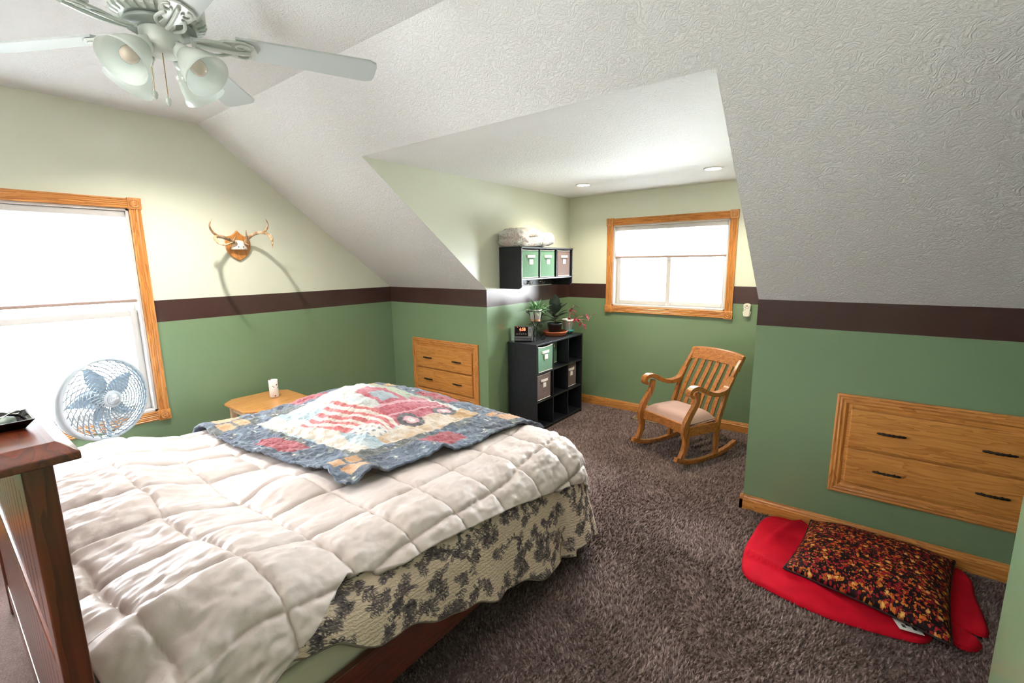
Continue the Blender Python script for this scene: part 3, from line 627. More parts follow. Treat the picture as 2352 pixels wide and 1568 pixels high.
# patchwork quilt with its printed centre panel
def quilt():
    A, Bq, Cq, Dq = V((.80, -2.03, 0)), V((2.17, -1.93, 0)), V((2.30, -.83, 0)), V((.80, -.93, 0))
    nu, nv = 260, 210; vs = []; cols = []
    L_ = {k: s2l(c) for k, c in dict(navy='48617C', navy2='31435A', olive='5A6056', tan='D9A06E', tan2='CFA070', red='AE1F35', cream='EADFD0', blue='8FB6C8', lblue='B9D3DC', flagr='D2404A', flagw='F0E4DA', truck='B5304A', truckd='7E1B30', pink='D9A3AE', white='F0ECE6', grn='A9B79A', gold='C9A064', brown='8A6A45', dark='4A4A50', star='E9E2CF').items()}
    def lerp3(a, b, f): return tuple(x+(y-x)*f for x, y in zip(a, b))
    def inr(x, y, a, b, c, d): return a < x < b and c < y < d
    stars = [(random.random(), random.random()) for _ in range(170)]
    def paint(u, v):
        n1 = fbm(u*9, v*9, .5, 3); n2 = fbm(u*40, v*40, 2.5, 2)
        # border
        bw = .205
        if not (.30 < u < .84 and .17 < v < .83):
            uu = u/.30*.205 if u < .5 else (1-u)/.16*.205; vv = min(v, 1-v)/.17*.205
            if inr(uu, vv, .05, .125, .06, .185) : return lerp3(L_['tan'], L_['tan2'], .5+.5*n1)
            if inr(uu, vv, .14, .19, .045, .11) or inr(uu, vv, .14, .185, .13, .195): return lerp3(L_['tan'], L_['gold'], .4+.4*n1)
            if (uu < .165 and uu > .055 and .42 < v < .58) or (vv < .165 and vv > .06 and .47 < u < .66): return lerp3(L_['red'], L_['truckd'], .25+.3*n1)
            for sx, sy in stars:
                if abs(u-sx) < .006 and abs(v-sy) < .008 and abs(u-sx)*abs(v-sy) < 6e-6: return L_['star']
            c = lerp3(L_['navy'], L_['navy2'], min(1, max(0, .5+n1)))
            if n2 > .42: c = lerp3(c, L_['lblue'], .35)
            if (.15 < uu < .205 or .16 < vv < .205) and n1 > .0: c = lerp3(c, L_['olive'], .8)
            return c
        a = (v-.17)/.66; b = 1-(u-.30)/.54      # picture coordinates: a to the right, b up
        w1 = .03*math.sin(b*7+a*3)
        # siding stripes on the left, sky wash above
        base = L_['cream'] if (a*7+w1*8+.35*n1) % 2 < 1 else L_['blue']
        if a > .42: base = lerp3(L_['lblue'], L_['cream'], .5+.5*n1)
        c = lerp3(base, L_['cream'], .25+.25*n1)
        if b < .18+.03*math.sin(a*12): c = lerp3(L_['gold'], L_['cream'], min(1, max(0, .45+n1+.5*n2))) if a > .22 else c
        if a > .72 and b > .45: c = lerp3(L_['grn'], L_['dark'], min(1, max(0, .3+n1)))
        # flag hung at an angle
        fa, fb = (a-.14)+.18*(b-.5), b-.15+.05*math.sin(a*9)
        if 0 < fa < .30 and 0 < fb < .56:
            if fb < .20 and fa < .14: c = L_['white'] if (int(fa*60) % 3 or int(fb*60) % 3) else L_['navy']
            else: c = L_['flagr'] if int((fa+.02*math.sin(b*14))*31) % 2 == 0 else L_['flagw']
            c = lerp3(c, L_['cream'], .12)
        # red pick-up truck
        ta, tb = a-.46, b-.10
        body = (0 < ta < .50 and .10 < tb < .34) or (.06 < ta < .30 and .30 < tb < .60 - .25*abs(ta-.18)) or ((ta-.40)**2/.012+(tb-.26)**2/.02 < 1)
        if body:
            c = lerp3(L_['truck'], L_['pink'], min(1, max(0, .15+.6*n1+.4*math.sin(tb*22)*.3)))
            if .10 < ta < .26 and .38 < tb < .50: c = lerp3(L_['dark'], L_['lblue'], .6)
            if abs(tb-.33) < .012 or abs(tb-.2) < .008: c = L_['pink']
        for wx in (.09, .40):
            r = math.hypot(ta-wx, tb-.10)
            if r < .085: c = L_['dark'] if r > .05 else (L_['pink'] if r > .025 else L_['white'])
        return c
    for j in range(nv):
        v = j/(nv-1)
        for i in range(nu):
            u = i/(nu-1)
            p = A*((1-u)*(1-v))+Bq*(u*(1-v))+Cq*(u*v)+Dq*((1-u)*v)
            # wavy edges
            p.x += .012*math.sin(v*11+2)*u; p.y += .014*math.sin(u*9+1)*(1-v)
            P, n = drape(p.x, p.y)
            eu, ev = min(u, 1-u), min(v, 1-v)
            wr = fbm(p.x*20, p.y*20, 4.4, 3)*.009+fbm(p.x*52, p.y*52, 8.4, 2)*.0045
            wave = .045*max(0, math.sin(v*21-.6))**2*sstep(.84, 1, u)*sstep(.75, .5, v)+.012*math.sin(u*13+v*4)*sstep(.2, 0, v)
            rid = .02*math.exp(-(((p.x-1.95)*.9+(p.y+1.78)*.45)/.05)**2)*sstep(-1.35, -1.6, p.y)*sstep(1.5, 1.8, p.x)
            h = .026+wr+max(0, wave)*.8+rid+.01*sstep(.05, .0, 0)
            vs.append(P+n*h); cols.append((*(k_*.8 for k_ in paint(u, v)), 1))
    m = MB(); m.add(vs, [(j*nu+i, j*nu+i+1, (j+1)*nu+i+1, (j+1)*nu+i) for j in range(nv-1) for i in range(nu-1)])
    mt = bpy.data.materials.new('printed_quilt_cotton'); t, N, Lk, b = nt(mt); at = N.new('ShaderNodeAttribute'); at.attribute_name = 'print'
    co = coords(t); nz = tnoise(t, co, 90, 3, .6); 
    Lk.new(mixc(t, mathn(t, 'MULTIPLY', nz, .30), at.outputs['Color'], (.5, .5, .52)), b.inputs['Base Color']); b.inputs['Roughness'].default_value = .85; b.inputs['Sheen Weight'].default_value = .2; b.inputs['Specular IOR Level'].default_value = .25
    bumpn(t, b, tnoise(t, co, 45, 4, .6, .8), .9, .012)
    o = m.build('patchwork_quilt', mt, wpos=(1.55, -1.45, .6), smooth=True, solid=.009, off=-1, fixn=False)
    ca = o.data.color_attributes.new('print', 'FLOAT_COLOR', 'POINT'); ca.data.foreach_set('color', np.array(cols).ravel())
    tag(o, 'navy patchwork throw quilt with flag and red truck picture on the bed', 'quilt')
quilt()
# ------------------------------------------------------------------ things on the headboard cap
tr = thing('black_tray', 'small black tray with tapered sides on the headboard cap', 'tray', (2.45, -2.728, 1.160))
m = MB(); n = 4
def ring(r, h, sx=1.0): return [(r*sx*a, r*b, h) for a, b in ((-1, -1), (1, -1), (1, 1), (-1, 1))]
vs = ring(.018, .0, 1.7)+ring(.030, .017, 1.6)+ring(.027, .017, 1.6)+ring(.016, .004, 1.6)
fs = [(3, 2, 1, 0), (12, 13, 14, 15)]+[(r*4+i, r*4+(i+1) % 4, r*4+4+(i+1) % 4, r*4+4+i) for r in range(3) for i in range(4)]
m.add(vs, fs).build('dish', plain('black_lacquer', '0C0C0E', .15), tr, bevel=.001)
MB().lathe([(.009, .004), (.012, .010), (.010, .016), (.002, .019)], (.0, .0, 0), 16).build('glass_bead', plain('clear_trinket', 'BFD2C6', .08, trans=.6), tr, smooth=True)
t2 = MB().tube([(-.03+.006*math.cos(a), .004+.016*math.sin(a), .017+.004*math.sin(2*a)) for a in [k*PI/8 for k in range(16)]], .0016, 6, closed=True)
t2.build('bracelet', plain('silver_metal', 'C9CCCC', .2, 1), tr, smooth=True)
# ------------------------------------------------------------------ ceiling fan
def ceiling_fan():
    c = (1.815, -2.215, ZR); zb = 2.14-ZR
    F = thing('ceiling_fan', 'white five-blade ceiling fan with frosted bell glass lights', 'ceiling fan', c)
    wf = plain('fan_white_enamel', 'C9D0CA', .3); wb = plain('fan_blade_white', 'C4CCCB', .45)
    MB().lathe([(.001, 0), (.075, 0), (.075, -.018), (.055, -.045), (.03, -.055)], n=32).build('canopy', wf, F, smooth=True)
    MB().cyl((0, 0, -.05), (0, 0, -.09), .016).build('downrod', wf, F, smooth=True)
    h = MB().lathe([(.02, -.075), (.07, -.082), (.112, -.10), (.122, -.125), (.122, -.165), (.108, -.182), (.10, -.188), (.075, -.19)], n=40).build('motor_housing', wf, F, smooth=True)
    fin = MB()
    for k in range(30):
        a = 2*PI*k/30; ca, sa = math.cos(a), math.sin(a)
        pr = [(.1, -.187), (.117, -.178), (.121, -.172), (.124, -.174), (.118, -.186), (.1, -.193)]
        t = .0045; vs = [(r*ca-s_*t*sa, r*sa+s_*t*ca, z) for s_ in (-1, 1) for r, z in pr]; q = len(pr)
        fin.add(vs, [tuple(range(q-1, -1, -1)), tuple(range(q, 2*q))]+[(i, (i+1) % q, q+(i+1) % q, q+i) for i in range(q)])
    fin.build('vent_fin', wf, h)
    MB().lathe([(.07, -.185), (.092, -.197), (.094, -.208), (.06, -.214)], n=32).build('blade_flywheel', plain('flywheel_grey', '8C9690', .4), F, smooth=True)  # flywheel in a darker grey than the housing
    MB().lathe([(.055, -.205), (.058, -.215), (.057, -.262), (.05, -.275), (.03, -.283), (.012, -.285)], n=32).build('switch_housing', wf, F, smooth=True)
    for k in range(5):
        a = math.radians(66+72*k); ca, sa = math.cos(a), math.sin(a); tl = math.radians(-13)
        def q(r, s_, z, ca=ca, sa=sa): # twist about blade axis
            zz = zb+z*math.cos(tl)+s_*math.sin(tl); ss = s_*math.cos(tl)-z*math.sin(tl); return (r*ca-ss*sa, r*sa+ss*ca, zz)
        out = [(.20, -.048), (.62, -.062), (.645, -.05), (.65, -.03), (.65, .03), (.645, .05), (.62, .062), (.20, .048)]
        bl = MB().prism(out, lambda r, s_, z: q(r, s_, z), 0, .007).build('blade', wb, F, bevel=.001)
        iron = MB()
        iron.prism([(.075, -.022), (.13, -.014), (.17, -.036), (.225, -.044), (.25, -.03), (.262, 0), (.25, .03), (.225, .044), (.17, .036), (.13, .014), (.075, .022)], lambda r, s_, z: q(r, s_, z), -.008, -.001)
        for s_ in (-1, 1):
            iron.tube([q(.085+.1*i/8, s_*(.018+.016*math.sin(i/8*3)), -.010-.004*math.sin(i/8*PI)) for i in range(9)], .005, 6)
            iron.tube([q(.215+.024*math.cos(t)*(1-t/9), s_*(.020+.016*math.sin(t)*(1-t/9)), -.010) for t in [i*.5 for i in range(12)]], .0035, 6)
        iron.tube([q(.09+.15*i/8, 0, -.012-.006*math.sin(i/8*PI)) for i in range(9)], .006, 6)
        iron.build('blade_iron', wf, bl, smooth=False, bevel=.001)
    gl = bpy.data.materials.new('frosted_bell_glass'); t, N, L, b = nt(gl); b.inputs['Base Color'].default_value = (.80, .86, .82, 1); b.inputs['Roughness'].default_value = .25
    tr = N.new('ShaderNodeBsdfTranslucent'); tr.inputs[0].default_value = (.9, .95, .92, 1); tp = N.new('ShaderNodeBsdfTransparent'); mx = N.new('ShaderNodeMixShader'); mx.inputs[0].default_value = .35; m2 = N.new('ShaderNodeMixShader'); m2.inputs[0].default_value = .25
    L.new(b.outputs[0], mx.inputs[1]); L.new(tr.outputs[0], mx.inputs[2]); L.new(mx.outputs[0], m2.inputs[1]); L.new(tp.outputs[0], m2.inputs[2]); L.new(m2.outputs[0], N['Material Output'].inputs[0])
    bulbm = plain('bulb_glass', 'D9CDBE', .2)
    for k in range(4):
        a = math.radians(-62+90*k); d = V((math.cos(a), math.sin(a), 0)); ax = (d*.72+V((0, 0, -.70))).normalized(); p0 = V((0, 0, -.258))+d*.05
        arm = MB(); arm.tube([V((0, 0, -.25))+d*.03, V((0, 0, -.252))+d*.055, p0+ax*.03], .011, 10); arm.build('lamp_arm', wf, F, smooth=True)
        p1 = p0+ax*.012
        MB().lathe([(.020, 0), (.024, .004), (.026, .022), (.022, .026)], p1, 20, ax).build('socket', wf, F, smooth=True)
        sh = MB().lathe([(.024, .02), (.032, .032), (.045, .055), (.054, .080), (.058, .100), (.068, .122), (.0665, .122), (.0565, .100), (.0525, .080), (.0435, .055), (.030, .033), (.022, .021)], p1, 28, ax, False, False).build('glass_shade', gl, F, smooth=True)
        MB().lathe([(.010, .026), (.012, .045), (.021, .066), (.024, .080), (.020, .096), (.008, .105)], p1, 18, ax).build('bulb', bulbm, sh, smooth=True)
    for (x, y), ln in (((.028, -.012), .125), ((-.022, -.03), .10)):
        ch = MB(); n = int(ln/.006)
        ch.tube([(x, y, -.283-ln*i/8) for i in range(9)], .0012, 5)
        for i in range(n): ch.lathe([(.0004, -.0018), (.0018, 0), (.0004, .0018)], (x, y, -.285-ln*i/n), 6)
        co = ch.build('pull_chain', plain('brass_chain', 'A98A5C', .3, .8), F)
        MB().lathe([(.001, 0), (.006, -.004), (.008, -.012), (.006, -.022), (.001, -.026)], (x, y, -.283-ln), 12).build('chain_fob', plain('crystal_fob', 'BFC7C2', .1, .2), co, smooth=True)
ceiling_fan()
# ------------------------------------------------------------------ pedestal fan
def pedestal_fan():
    c = V((.42, -2.25, 0)); hz = .738
    F = thing('pedestal_fan', 'light grey round pedestal fan standing beside the tall window', 'fan', c)
    g1 = plain('fan_grey_plastic', 'AEB9C0', .4); g2 = plain('fan_blade_grey', '8496A4', .35); gw = plain('fan_wire_grey', '7C8890', .4)
    ax = V((.88, .42, .02)).normalized(); a = V((-ax.y, ax.x, 0)).normalized(); b = ax.cross(a); hc = V((0, 0, hz))
    R = .215; pt = lambda r, t, h: hc+a*(r*math.cos(t))+b*(r*math.sin(t))+ax*h
    MB().lathe([(.17, 0), (.17, .012), (.13, .026), (.03, .034), (.022, .05)], n=40).build('base', g1, F, smooth=True)
    MB().lathe([(.016, .03), (.016, .40), (.022, .405), (.022, .43), (.011, .435), (.011, hz-.06)], n=20).build('pole', g1, F, smooth=True)
    MB().lathe([(.001, -.15), (.045, -.145), (.06, -.12), (.062, -.06), (.05, -.045)], hc, 28, ax).build('motor', g1, F, smooth=True)
    MB().tube([hc+V((0, 0, -.075)), hc-ax*.09+V((0, 0, -.03))], .02, 12).build('tilt_neck', g1, F, smooth=True)
    # rim: two bands
    MB().lathe([(R+.004, -.03), (R+.008, -.022), (R+.008, .022), (R+.002, .030), (R-.008, .030), (R-.012, .02), (R-.012, -.02), (R-.006, -.03)], hc, 64, ax, False, False).build('grille_rim', g1, F, smooth=True)
    fr = MB(); nW = 30
    for k in range(nW):
        t0 = 2*PI*k/nW; fr.tube([pt(.042+(R-.05)*s_, t0+1.05*s_**1.3, .030+.028*(1-s_**2)) for s_ in [i/9 for i in range(10)]], .0030, 4, False)
    for i in range(10):
        r = .058+i*.0156; s_ = (r-.042)/(R-.05); fr.tube([pt(r, 2*PI*k/48, 0.030+.028*(1-s_**2)) for k in range(48)], .0027, 4, closed=True)
    fr.build('front_grille', gw, F)
    re = MB()
    for k in range(60):
        t0 = 2*PI*k/60; re.tube([pt(.055, t0, -.095)]+[pt(.055+(R-.055)*s_, t0, -.095+.04*s_**3) for s_ in (.4, .8)]+[pt(R+.002, t0, -.045), pt(R+.005, t0, -.02)], .0013, 4, False)
    for r, h in ((.09, -.094), (.13, -.088), (.17, -.078), (R, -.05)): re.tube([pt(r, 2*PI*k/48, h) for k in range(48)], .0013, 4, closed=True)
    re.build('rear_grille', gw, F)
    MB().lathe([(.044, .045), (.046, .058), (.044, .064), (.034, .066)], hc, 32, ax).build('badge_ring', g1, F, smooth=True)
    bd = MB().lathe([(.033, .064), (.033, .068), (.030, .070), (.001, .0705)], hc, 32, ax).build('badge', plain('silver_badge', 'AEB9C2', .25, .4), F, smooth=True)
    M = Matrix.Translation((hc+ax*.0712)*K) @ Matrix(((a.x, b.x, ax.x, 0), (a.y, b.y, ax.y, 0), (a.z, b.z, ax.z, 0), (0, 0, 0, 1))) @ Matrix.Rotation(.12, 4, 'Z')
    text_mesh('badge_lettering', 'Lasko', .019, plain('badge_white', 'F2F2F2', .4), bd, M)
    MB().lathe([(.001, .015), (.03, .02), (.036, 0), (.036, -.04)], hc, 24, ax).build('blade_hub', g2, F, smooth=True)
    for k in range(5):
        t0 = 2*PI*k/5+.38; m = MB(); vs = []; n = 10
        for j in range(n):
            s_ = j/(n-1); r = .03+(.185-.03)*s_; w = (.16+.52*math.sin(PI*min(1, s_*1.0+.10)))*(.9 if s_ < .95 else .6); sw = .25*s_
            for e in (-1, 0, 1): vs.append(pt(r, t0+sw+e*w*.75*min(1, .05/r*1.6 if r > .08 else 1), -.008-e*.018+.0))
        m.add(vs, [(j*3+e, j*3+e+1, j*3+4+e, j*3+3+e) for j in range(n-1) for e in (0, 1)]); m.build('fan_blade', g2, F, smooth=True, solid=.002)
pedestal_fan()
# ------------------------------------------------------------------ side table and candle
def side_table():
    x0, x1, y0, y1, zt = .13, .575, -1.605, -1.165, .505; c = ((x0+x1)/2, (y0+y1)/2, 0)
    T = thing('side_table', 'oak side table with clipped top corners beyond the bed', 'table', c); ox, oy = c[0], c[1]; k = .075
    x0 -= ox; x1 -= ox; y0 -= oy; y1 -= oy
    MB().prism([(x0+k, y0), (x1-k, y0), (x1, y0+k), (x1, y1-k), (x1-k, y1), (x0+k, y1), (x0, y1-k), (x0, y0+k)], lambda p, q, h: (p, q, h), zt-.017, zt).build('tabletop', wood('table_oak_', 'y', 'A8692F', 'D29A58', .3), T, bevel=.004)
    e = .05; w = plain('table_pale_wood', 'CDB08C', .5, var=.12, vs=20)
    for n_, lo, hi in (('apron', (x0+e, y0+e, zt-.075), (x1-e, y0+e+.014, zt-.017)), ('apron', (x0+e, y1-e-.014, zt-.075), (x1-e, y1-e, zt-.017)), ('apron', (x0+e, y0+e, zt-.075), (x0+e+.014, y1-e, zt-.017)), ('apron', (x1-e-.014, y0+e, zt-.075), (x1-e, y1-e, zt-.017))):
        B(lo, hi).build(n_, w, T, bevel=.002)
    for sx in (x0+.04, x1-.075):
        for sy in (y0+.04, y1-.075): B((sx, sy, 0), (sx+.035, sy+.035, zt-.018)).build('leg', w, T, bevel=.004)
    B((x0+.06, y0+.06, .14), (x1-.06, y1-.06, .153)).build('lower_shelf', w, T, bevel=.002)
side_table()
def candle():
    m = bpy.data.materials.new('floral_printed_ceramic'); t, N, L, b = nt(m); co = coords(t)
    v = N.new('ShaderNodeTexVoronoi'); v.inputs['Scale'].default_value = 34; L.new(co, v.inputs['Vector'])
    n = tnoise(t, co, 70, 2); d = mathn(t, 'ADD', v.outputs['Distance'], mathn(t, 'MULTIPLY', n, .5))
    pick = N.new('ShaderNodeSeparateColor'); L.new(v.outputs['Color'], pick.inputs[0])
    fc = ramp(t, pick.outputs[0], [(.3, s2l('B03040')), (.5, s2l('7C8FA0')), (.75, s2l('5E6E58'))])
    mk = mathn(t, 'MULTIPLY', mathn(t, 'LESS_THAN', d, .46), mathn(t, 'GREATER_THAN', pick.outputs[1], .25))
    L.new(mixc(t, mk, s2l('EDECE8'), fc), b.inputs['Base Color']); b.inputs['Roughness'].default_value = .3
    c = (.327, -1.322, .506); T = thing('candle_jar', 'white cylindrical candle jar with red floral print on the side table', 'candle', c)
    MB().lathe([(.027, 0), (.030, .002), (.030, .123), (.0285, .125), (.027, .122), (.027, .095)], n=32, cap1=False).build('jar', m, T, smooth=True)
    MB().lathe([(.0268, .09), (.0268, .096)], n=28).build('wax', plain('candle_wax', 'F1EBDD', .5), T, smooth=False)
    MB().cyl((0, 0, .095), (0, 0, .106), .0012, n=6).build('wick', plain('wick_black', '2A2622', .9), T)
candle()
# ------------------------------------------------------------------ antlers on a shield
def antlers():
    c = V((0, -1.325, 1.578)); A = thing('antler_mount', 'pair of deer antlers on an oak shield plaque on the gable wall', 'wall mount', c)
    half = [(0, .107), (.018, .085), (.040, .068), (.062, .062), (.078, .060), (.082, .035), (.083, .0), (.080, -.025), (.070, -.052), (.050, -.078), (.022, -.096), (0, -.109)]
    poly = half+[(-p, q) for p, q in half[-2:0:-1]]
    MB().prism(poly, lambda p, q, h: (h, p, q), .0, .018).build('shield_plaque', oak('z'), A, bevel=.005)
    bone = plain('bleached_bone', 'E9E4DC', .5, bump=.1, bs=80)
    m = MB(); prof = [(.056, -.03), (.050, -.012), (.042, .006), (.036, .022), (.024, .034), (0, .038)]
    pr = prof+[(-p, q) for p, q in prof[-2::-1]]; n = len(pr)
    lay = [(1.0, .018), (.95, .035), (.8, .048), (.5, .056), (.1, .058)]; vs = [(h, p*s_, (q+.03)*(.3+.7*s_)-.03) for s_, h in lay for p, q in pr]
    m.add(vs, [(l*n+i, l*n+(i+1) % n, l*n+n+(i+1) % n, l*n+n+i) for l in range(len(lay)-1) for i in range(n)]+[tuple((len(lay)-1)*n+i for i in range(n)), tuple(range(n-1, -1, -1))])
    sk = m.build('skull_cap', bone, A, smooth=True)
    for y in (-.016, .016): MB().cyl((.052, y, -.012), (.061, y, -.012), .0035, n=10).build('screw', plain('screw_dark', '4A4440', .4, .8), sk)
    am = bpy.data.materials.new('antler_horn'); t, N, L, b = nt(am); n1 = tnoise(t, coords(t, (1, 1, 1)), 26, 4, .6)
    L.new(ramp(t, n1, [(.3, s2l('6E5238')), (.5, s2l('B4936E')), (.72, s2l('DCC8AE'))]), b.inputs['Base Color']); b.inputs['Roughness'].default_value = .5; bumpn(t, b, n1, .3, .004)
    def smooth_path(pts, rs, n=6):
        P = [V(p) for p in pts]; out = []; ro = []
        for i in range(len(P)-1):
            p0, p1, p2, p3 = P[max(i-1, 0)], P[i], P[i+1], P[min(i+2, len(P)-1)]
            for k in range(n):
                t_ = k/n; out.append(.5*((2*p1)+(p2-p0)*t_+(2*p0-5*p1+4*p2-p3)*t_*t_+(3*p1-p0-3*p2+p3)*t_**3)); ro.append(rs[i]+(rs[i+1]-rs[i])*t_)
        out.append(P[-1]); ro.append(rs[-1]); return out, ro
    def ant(base, main, tines):
        an = MB(); p, r = smooth_path(main, [.013, .012, .0115, .011, .0095, .007, .002][:len(main)]); an.tube(p, r, 10)
        for tn, r0 in tines: p, r = smooth_path(tn, [r0, r0*.8, r0*.55, .0015][:len(tn)]); an.tube(p, r, 8)
        o = an.build('antler', am, A, smooth=True)
        MB().lathe([(.012, -.006), (.019, -.002), (.019, .004), (.012, .008)], base, 14, V(main[1])-V(main[0])).build('burr', am, o)
    W_ = lambda x, y, z: (x, y-c.y, z-c.z)
    ant(W_(.05, -1.365, 1.592), [W_(.04, -1.355, 1.588), W_(.08, -1.40, 1.610), W_(.14, -1.478, 1.628), W_(.20, -1.537, 1.620), W_(.27, -1.547, 1.583), W_(.33, -1.527, 1.568), W_(.385, -1.505, 1.585)],
        [([W_(.165, -1.505, 1.630), W_(.20, -1.545, 1.650), W_(.235, -1.575, 1.688), W_(.25, -1.562, 1.735)], .010), ([W_(.07, -1.385, 1.60), W_(.09, -1.378, 1.615), W_(.10, -1.372, 1.632)], .007)])
    ant(W_(.05, -1.285, 1.592), [W_(.04, -1.293, 1.588), W_(.075, -1.275, 1.63), W_(.12, -1.255, 1.655), W_(.19, -1.235, 1.664), W_(.26, -1.222, 1.645), W_(.32, -1.228, 1.60), W_(.38, -1.258, 1.553)],
        [([W_(.215, -1.230, 1.66), W_(.25, -1.222, 1.69), W_(.28, -1.226, 1.72), W_(.30, -1.247, 1.748)], .009), ([W_(.065, -1.286, 1.60), W_(.09, -1.295, 1.635), W_(.115, -1.305, 1.677)], .008), ([W_(.33, -1.235, 1.59), W_(.34, -1.232, 1.62), W_(.345, -1.245, 1.645)], .006)])
antlers()
# ------------------------------------------------------------------ fabric storage bins
def bin_mat(name, c): return fabric(name, c, .85, 60, .25)
BIN_G = bin_mat('green_canvas', '5A8468'); BIN_B = bin_mat('brown_canvas', '6E5A55'); TRIMW = plain('white_webbing', 'E3DBD2', .8); PAPER = plain('label_card', 'F3F1EC', .7)
def bin_box(loc, w, h, d, mat, label, sag=0.0, turn=0.0, grp='fabric storage bins'):
    # open front face towards +x; loc = centre of base
    T = thing('storage_bin', label, 'storage bin', loc, turn, grp); n = 9
    def face(u, v):   # front face with slight belly
        y = (-.5+u)*w*(.97+.03*v); x = d/2+.006*math.sin(PI*u)*math.sin(PI*v)-.010*sag*math.sin(PI*u)*v; z = h*v-sag*.012*math.sin(PI*u)*v**3; return (x, y, z)
    m = MB(); m.grid(n, n, face); m.grid(2, 2, lambda u, v: (-d/2+d*u, -w/2*(.97+.03*v), h*v)); m.grid(2, 2, lambda u, v: (-d/2+d*u, w/2*(.97+.03*v), h*v)); m.grid(2, 2, lambda u, v: (-d/2, (-.5+u)*w, h*v)); m.grid(2, 2, lambda u, v: (-d/2+d*u, (-.5+v)*w*.97, 0))
    m.build('bin_body', mat, T, solid=.003, off=0)
    MB().tube([V(face(i/8, 1))+V((.001, 0, 0)) for i in range(9)]+[(-d/2, w/2, h), (-d/2, -w/2, h)], .0035, 6, closed=True).build('top_piping', TRIMW, T)
    MB().tube([V(face(i/8, 0))+V((.001, 0, .003)) for i in range(9)], .003, 6).build('bottom_piping', TRIMW, T)
    hw = w*.26; zz = h*.77; m = MB()
    m.ribbon([(-hw, .002), (-hw*.85, .008), (-hw*.3, .012), (hw*.3, .012), (hw*.85, .008), (hw, .002)], lambda s_, y, x: (d/2+x+.004-.008*sag, y, s_), zz-.011, zz+.011, .003); m.build('strap_handle', TRIMW, T)
    lb = B((d/2+.004, -w*.115, h*.48), (d/2+.009, w*.115, h*.67)).build('label_holder', TRIMW, T, bevel=.001); B((d/2+.008, -w*.085, h*.50), (d/2+.0105, w*.085, h*.65)).build('label_card', PAPER, lb)
    return T
# ------------------------------------------------------------------ cube organizer
def organizer():
    x0, x1, y0, y1, zt = XA+.018, 1.527, .245, 1.015, .766; c = (x0, (y0+y1)/2, 0)
    O = thing('cube_organizer', 'black nine-cube organizer standing against the dormer side wall', 'shelving unit', c); t = .014
    def p(n, lo, hi, ax): B((lo[0]-c[0], lo[1]-c[1], lo[2]), (hi[0]-c[0], hi[1]-c[1], hi[2])).build(n, blackw(ax), O, bevel=.0015)
    p('side_panel', (x0, y0, 0), (x1, y0+t, zt-t), 'z'); p('side_panel', (x0, y1-t, 0), (x1, y1, zt-t), 'z')
    p('top_panel', (x0-.004, y0-.002, zt-t), (x1+.002, y1+.002, zt), 'y'); p('base_panel', (x0, y0+t, .018), (x1, y1-t, .018+t), 'y'); p('back_panel', (x0, y0+t, .03), (x0+.005, y1-t, zt-t), 'z')
    cw = (y1-y0-t)/3; ch = (zt-.018-t)/3
    for i in (1, 2): p('shelf', (x0+.005, y0+t, .018+i*ch), (x1, y1-t, .018+i*ch+t*.8), 'y')
    for r in range(3):
        for i in (1, 2): p('divider', (x0+.005, y0+i*cw, .018+r*ch+t), (x1, y0+i*cw+t*.8, .018+(r+1)*ch), 'z')
    for y in (y0+.0, y1-t): p('plinth', (x0, y, 0), (x1-.01, y+t, .002), 'y') if False else None
    bx = x0+.155; bw = cw-t-.02; bh = ch-t-.014
    def cell(i): return y0+t+cw*i+(cw-t)/2
    z0 = lambda r: .018+r*ch+t+.003
    bin_box((bx, cell(0), z0(2)), bw, bh, .285, BIN_G, 'green fabric bin with white label in the top left cube of the organizer', 1.0)
    bin_box((bx-.055, cell(1)-.004, z0(2)), bw, bh*.97, .17, BIN_G, 'green fabric bin pushed deep into the top middle cube of the organizer', 0)
    bin_box((bx-.005, cell(0)-.006, z0(1)), bw*.93, bh, .27, BIN_B, 'dark brown fabric bin in the middle left cube of the organizer', .4)
    bin_box((bx-.018, cell(2)-.02, z0(1)), bw*.86, bh, .25, BIN_B, 'dark brown fabric bin in the middle right cube of the organizer', .2)
organizer()
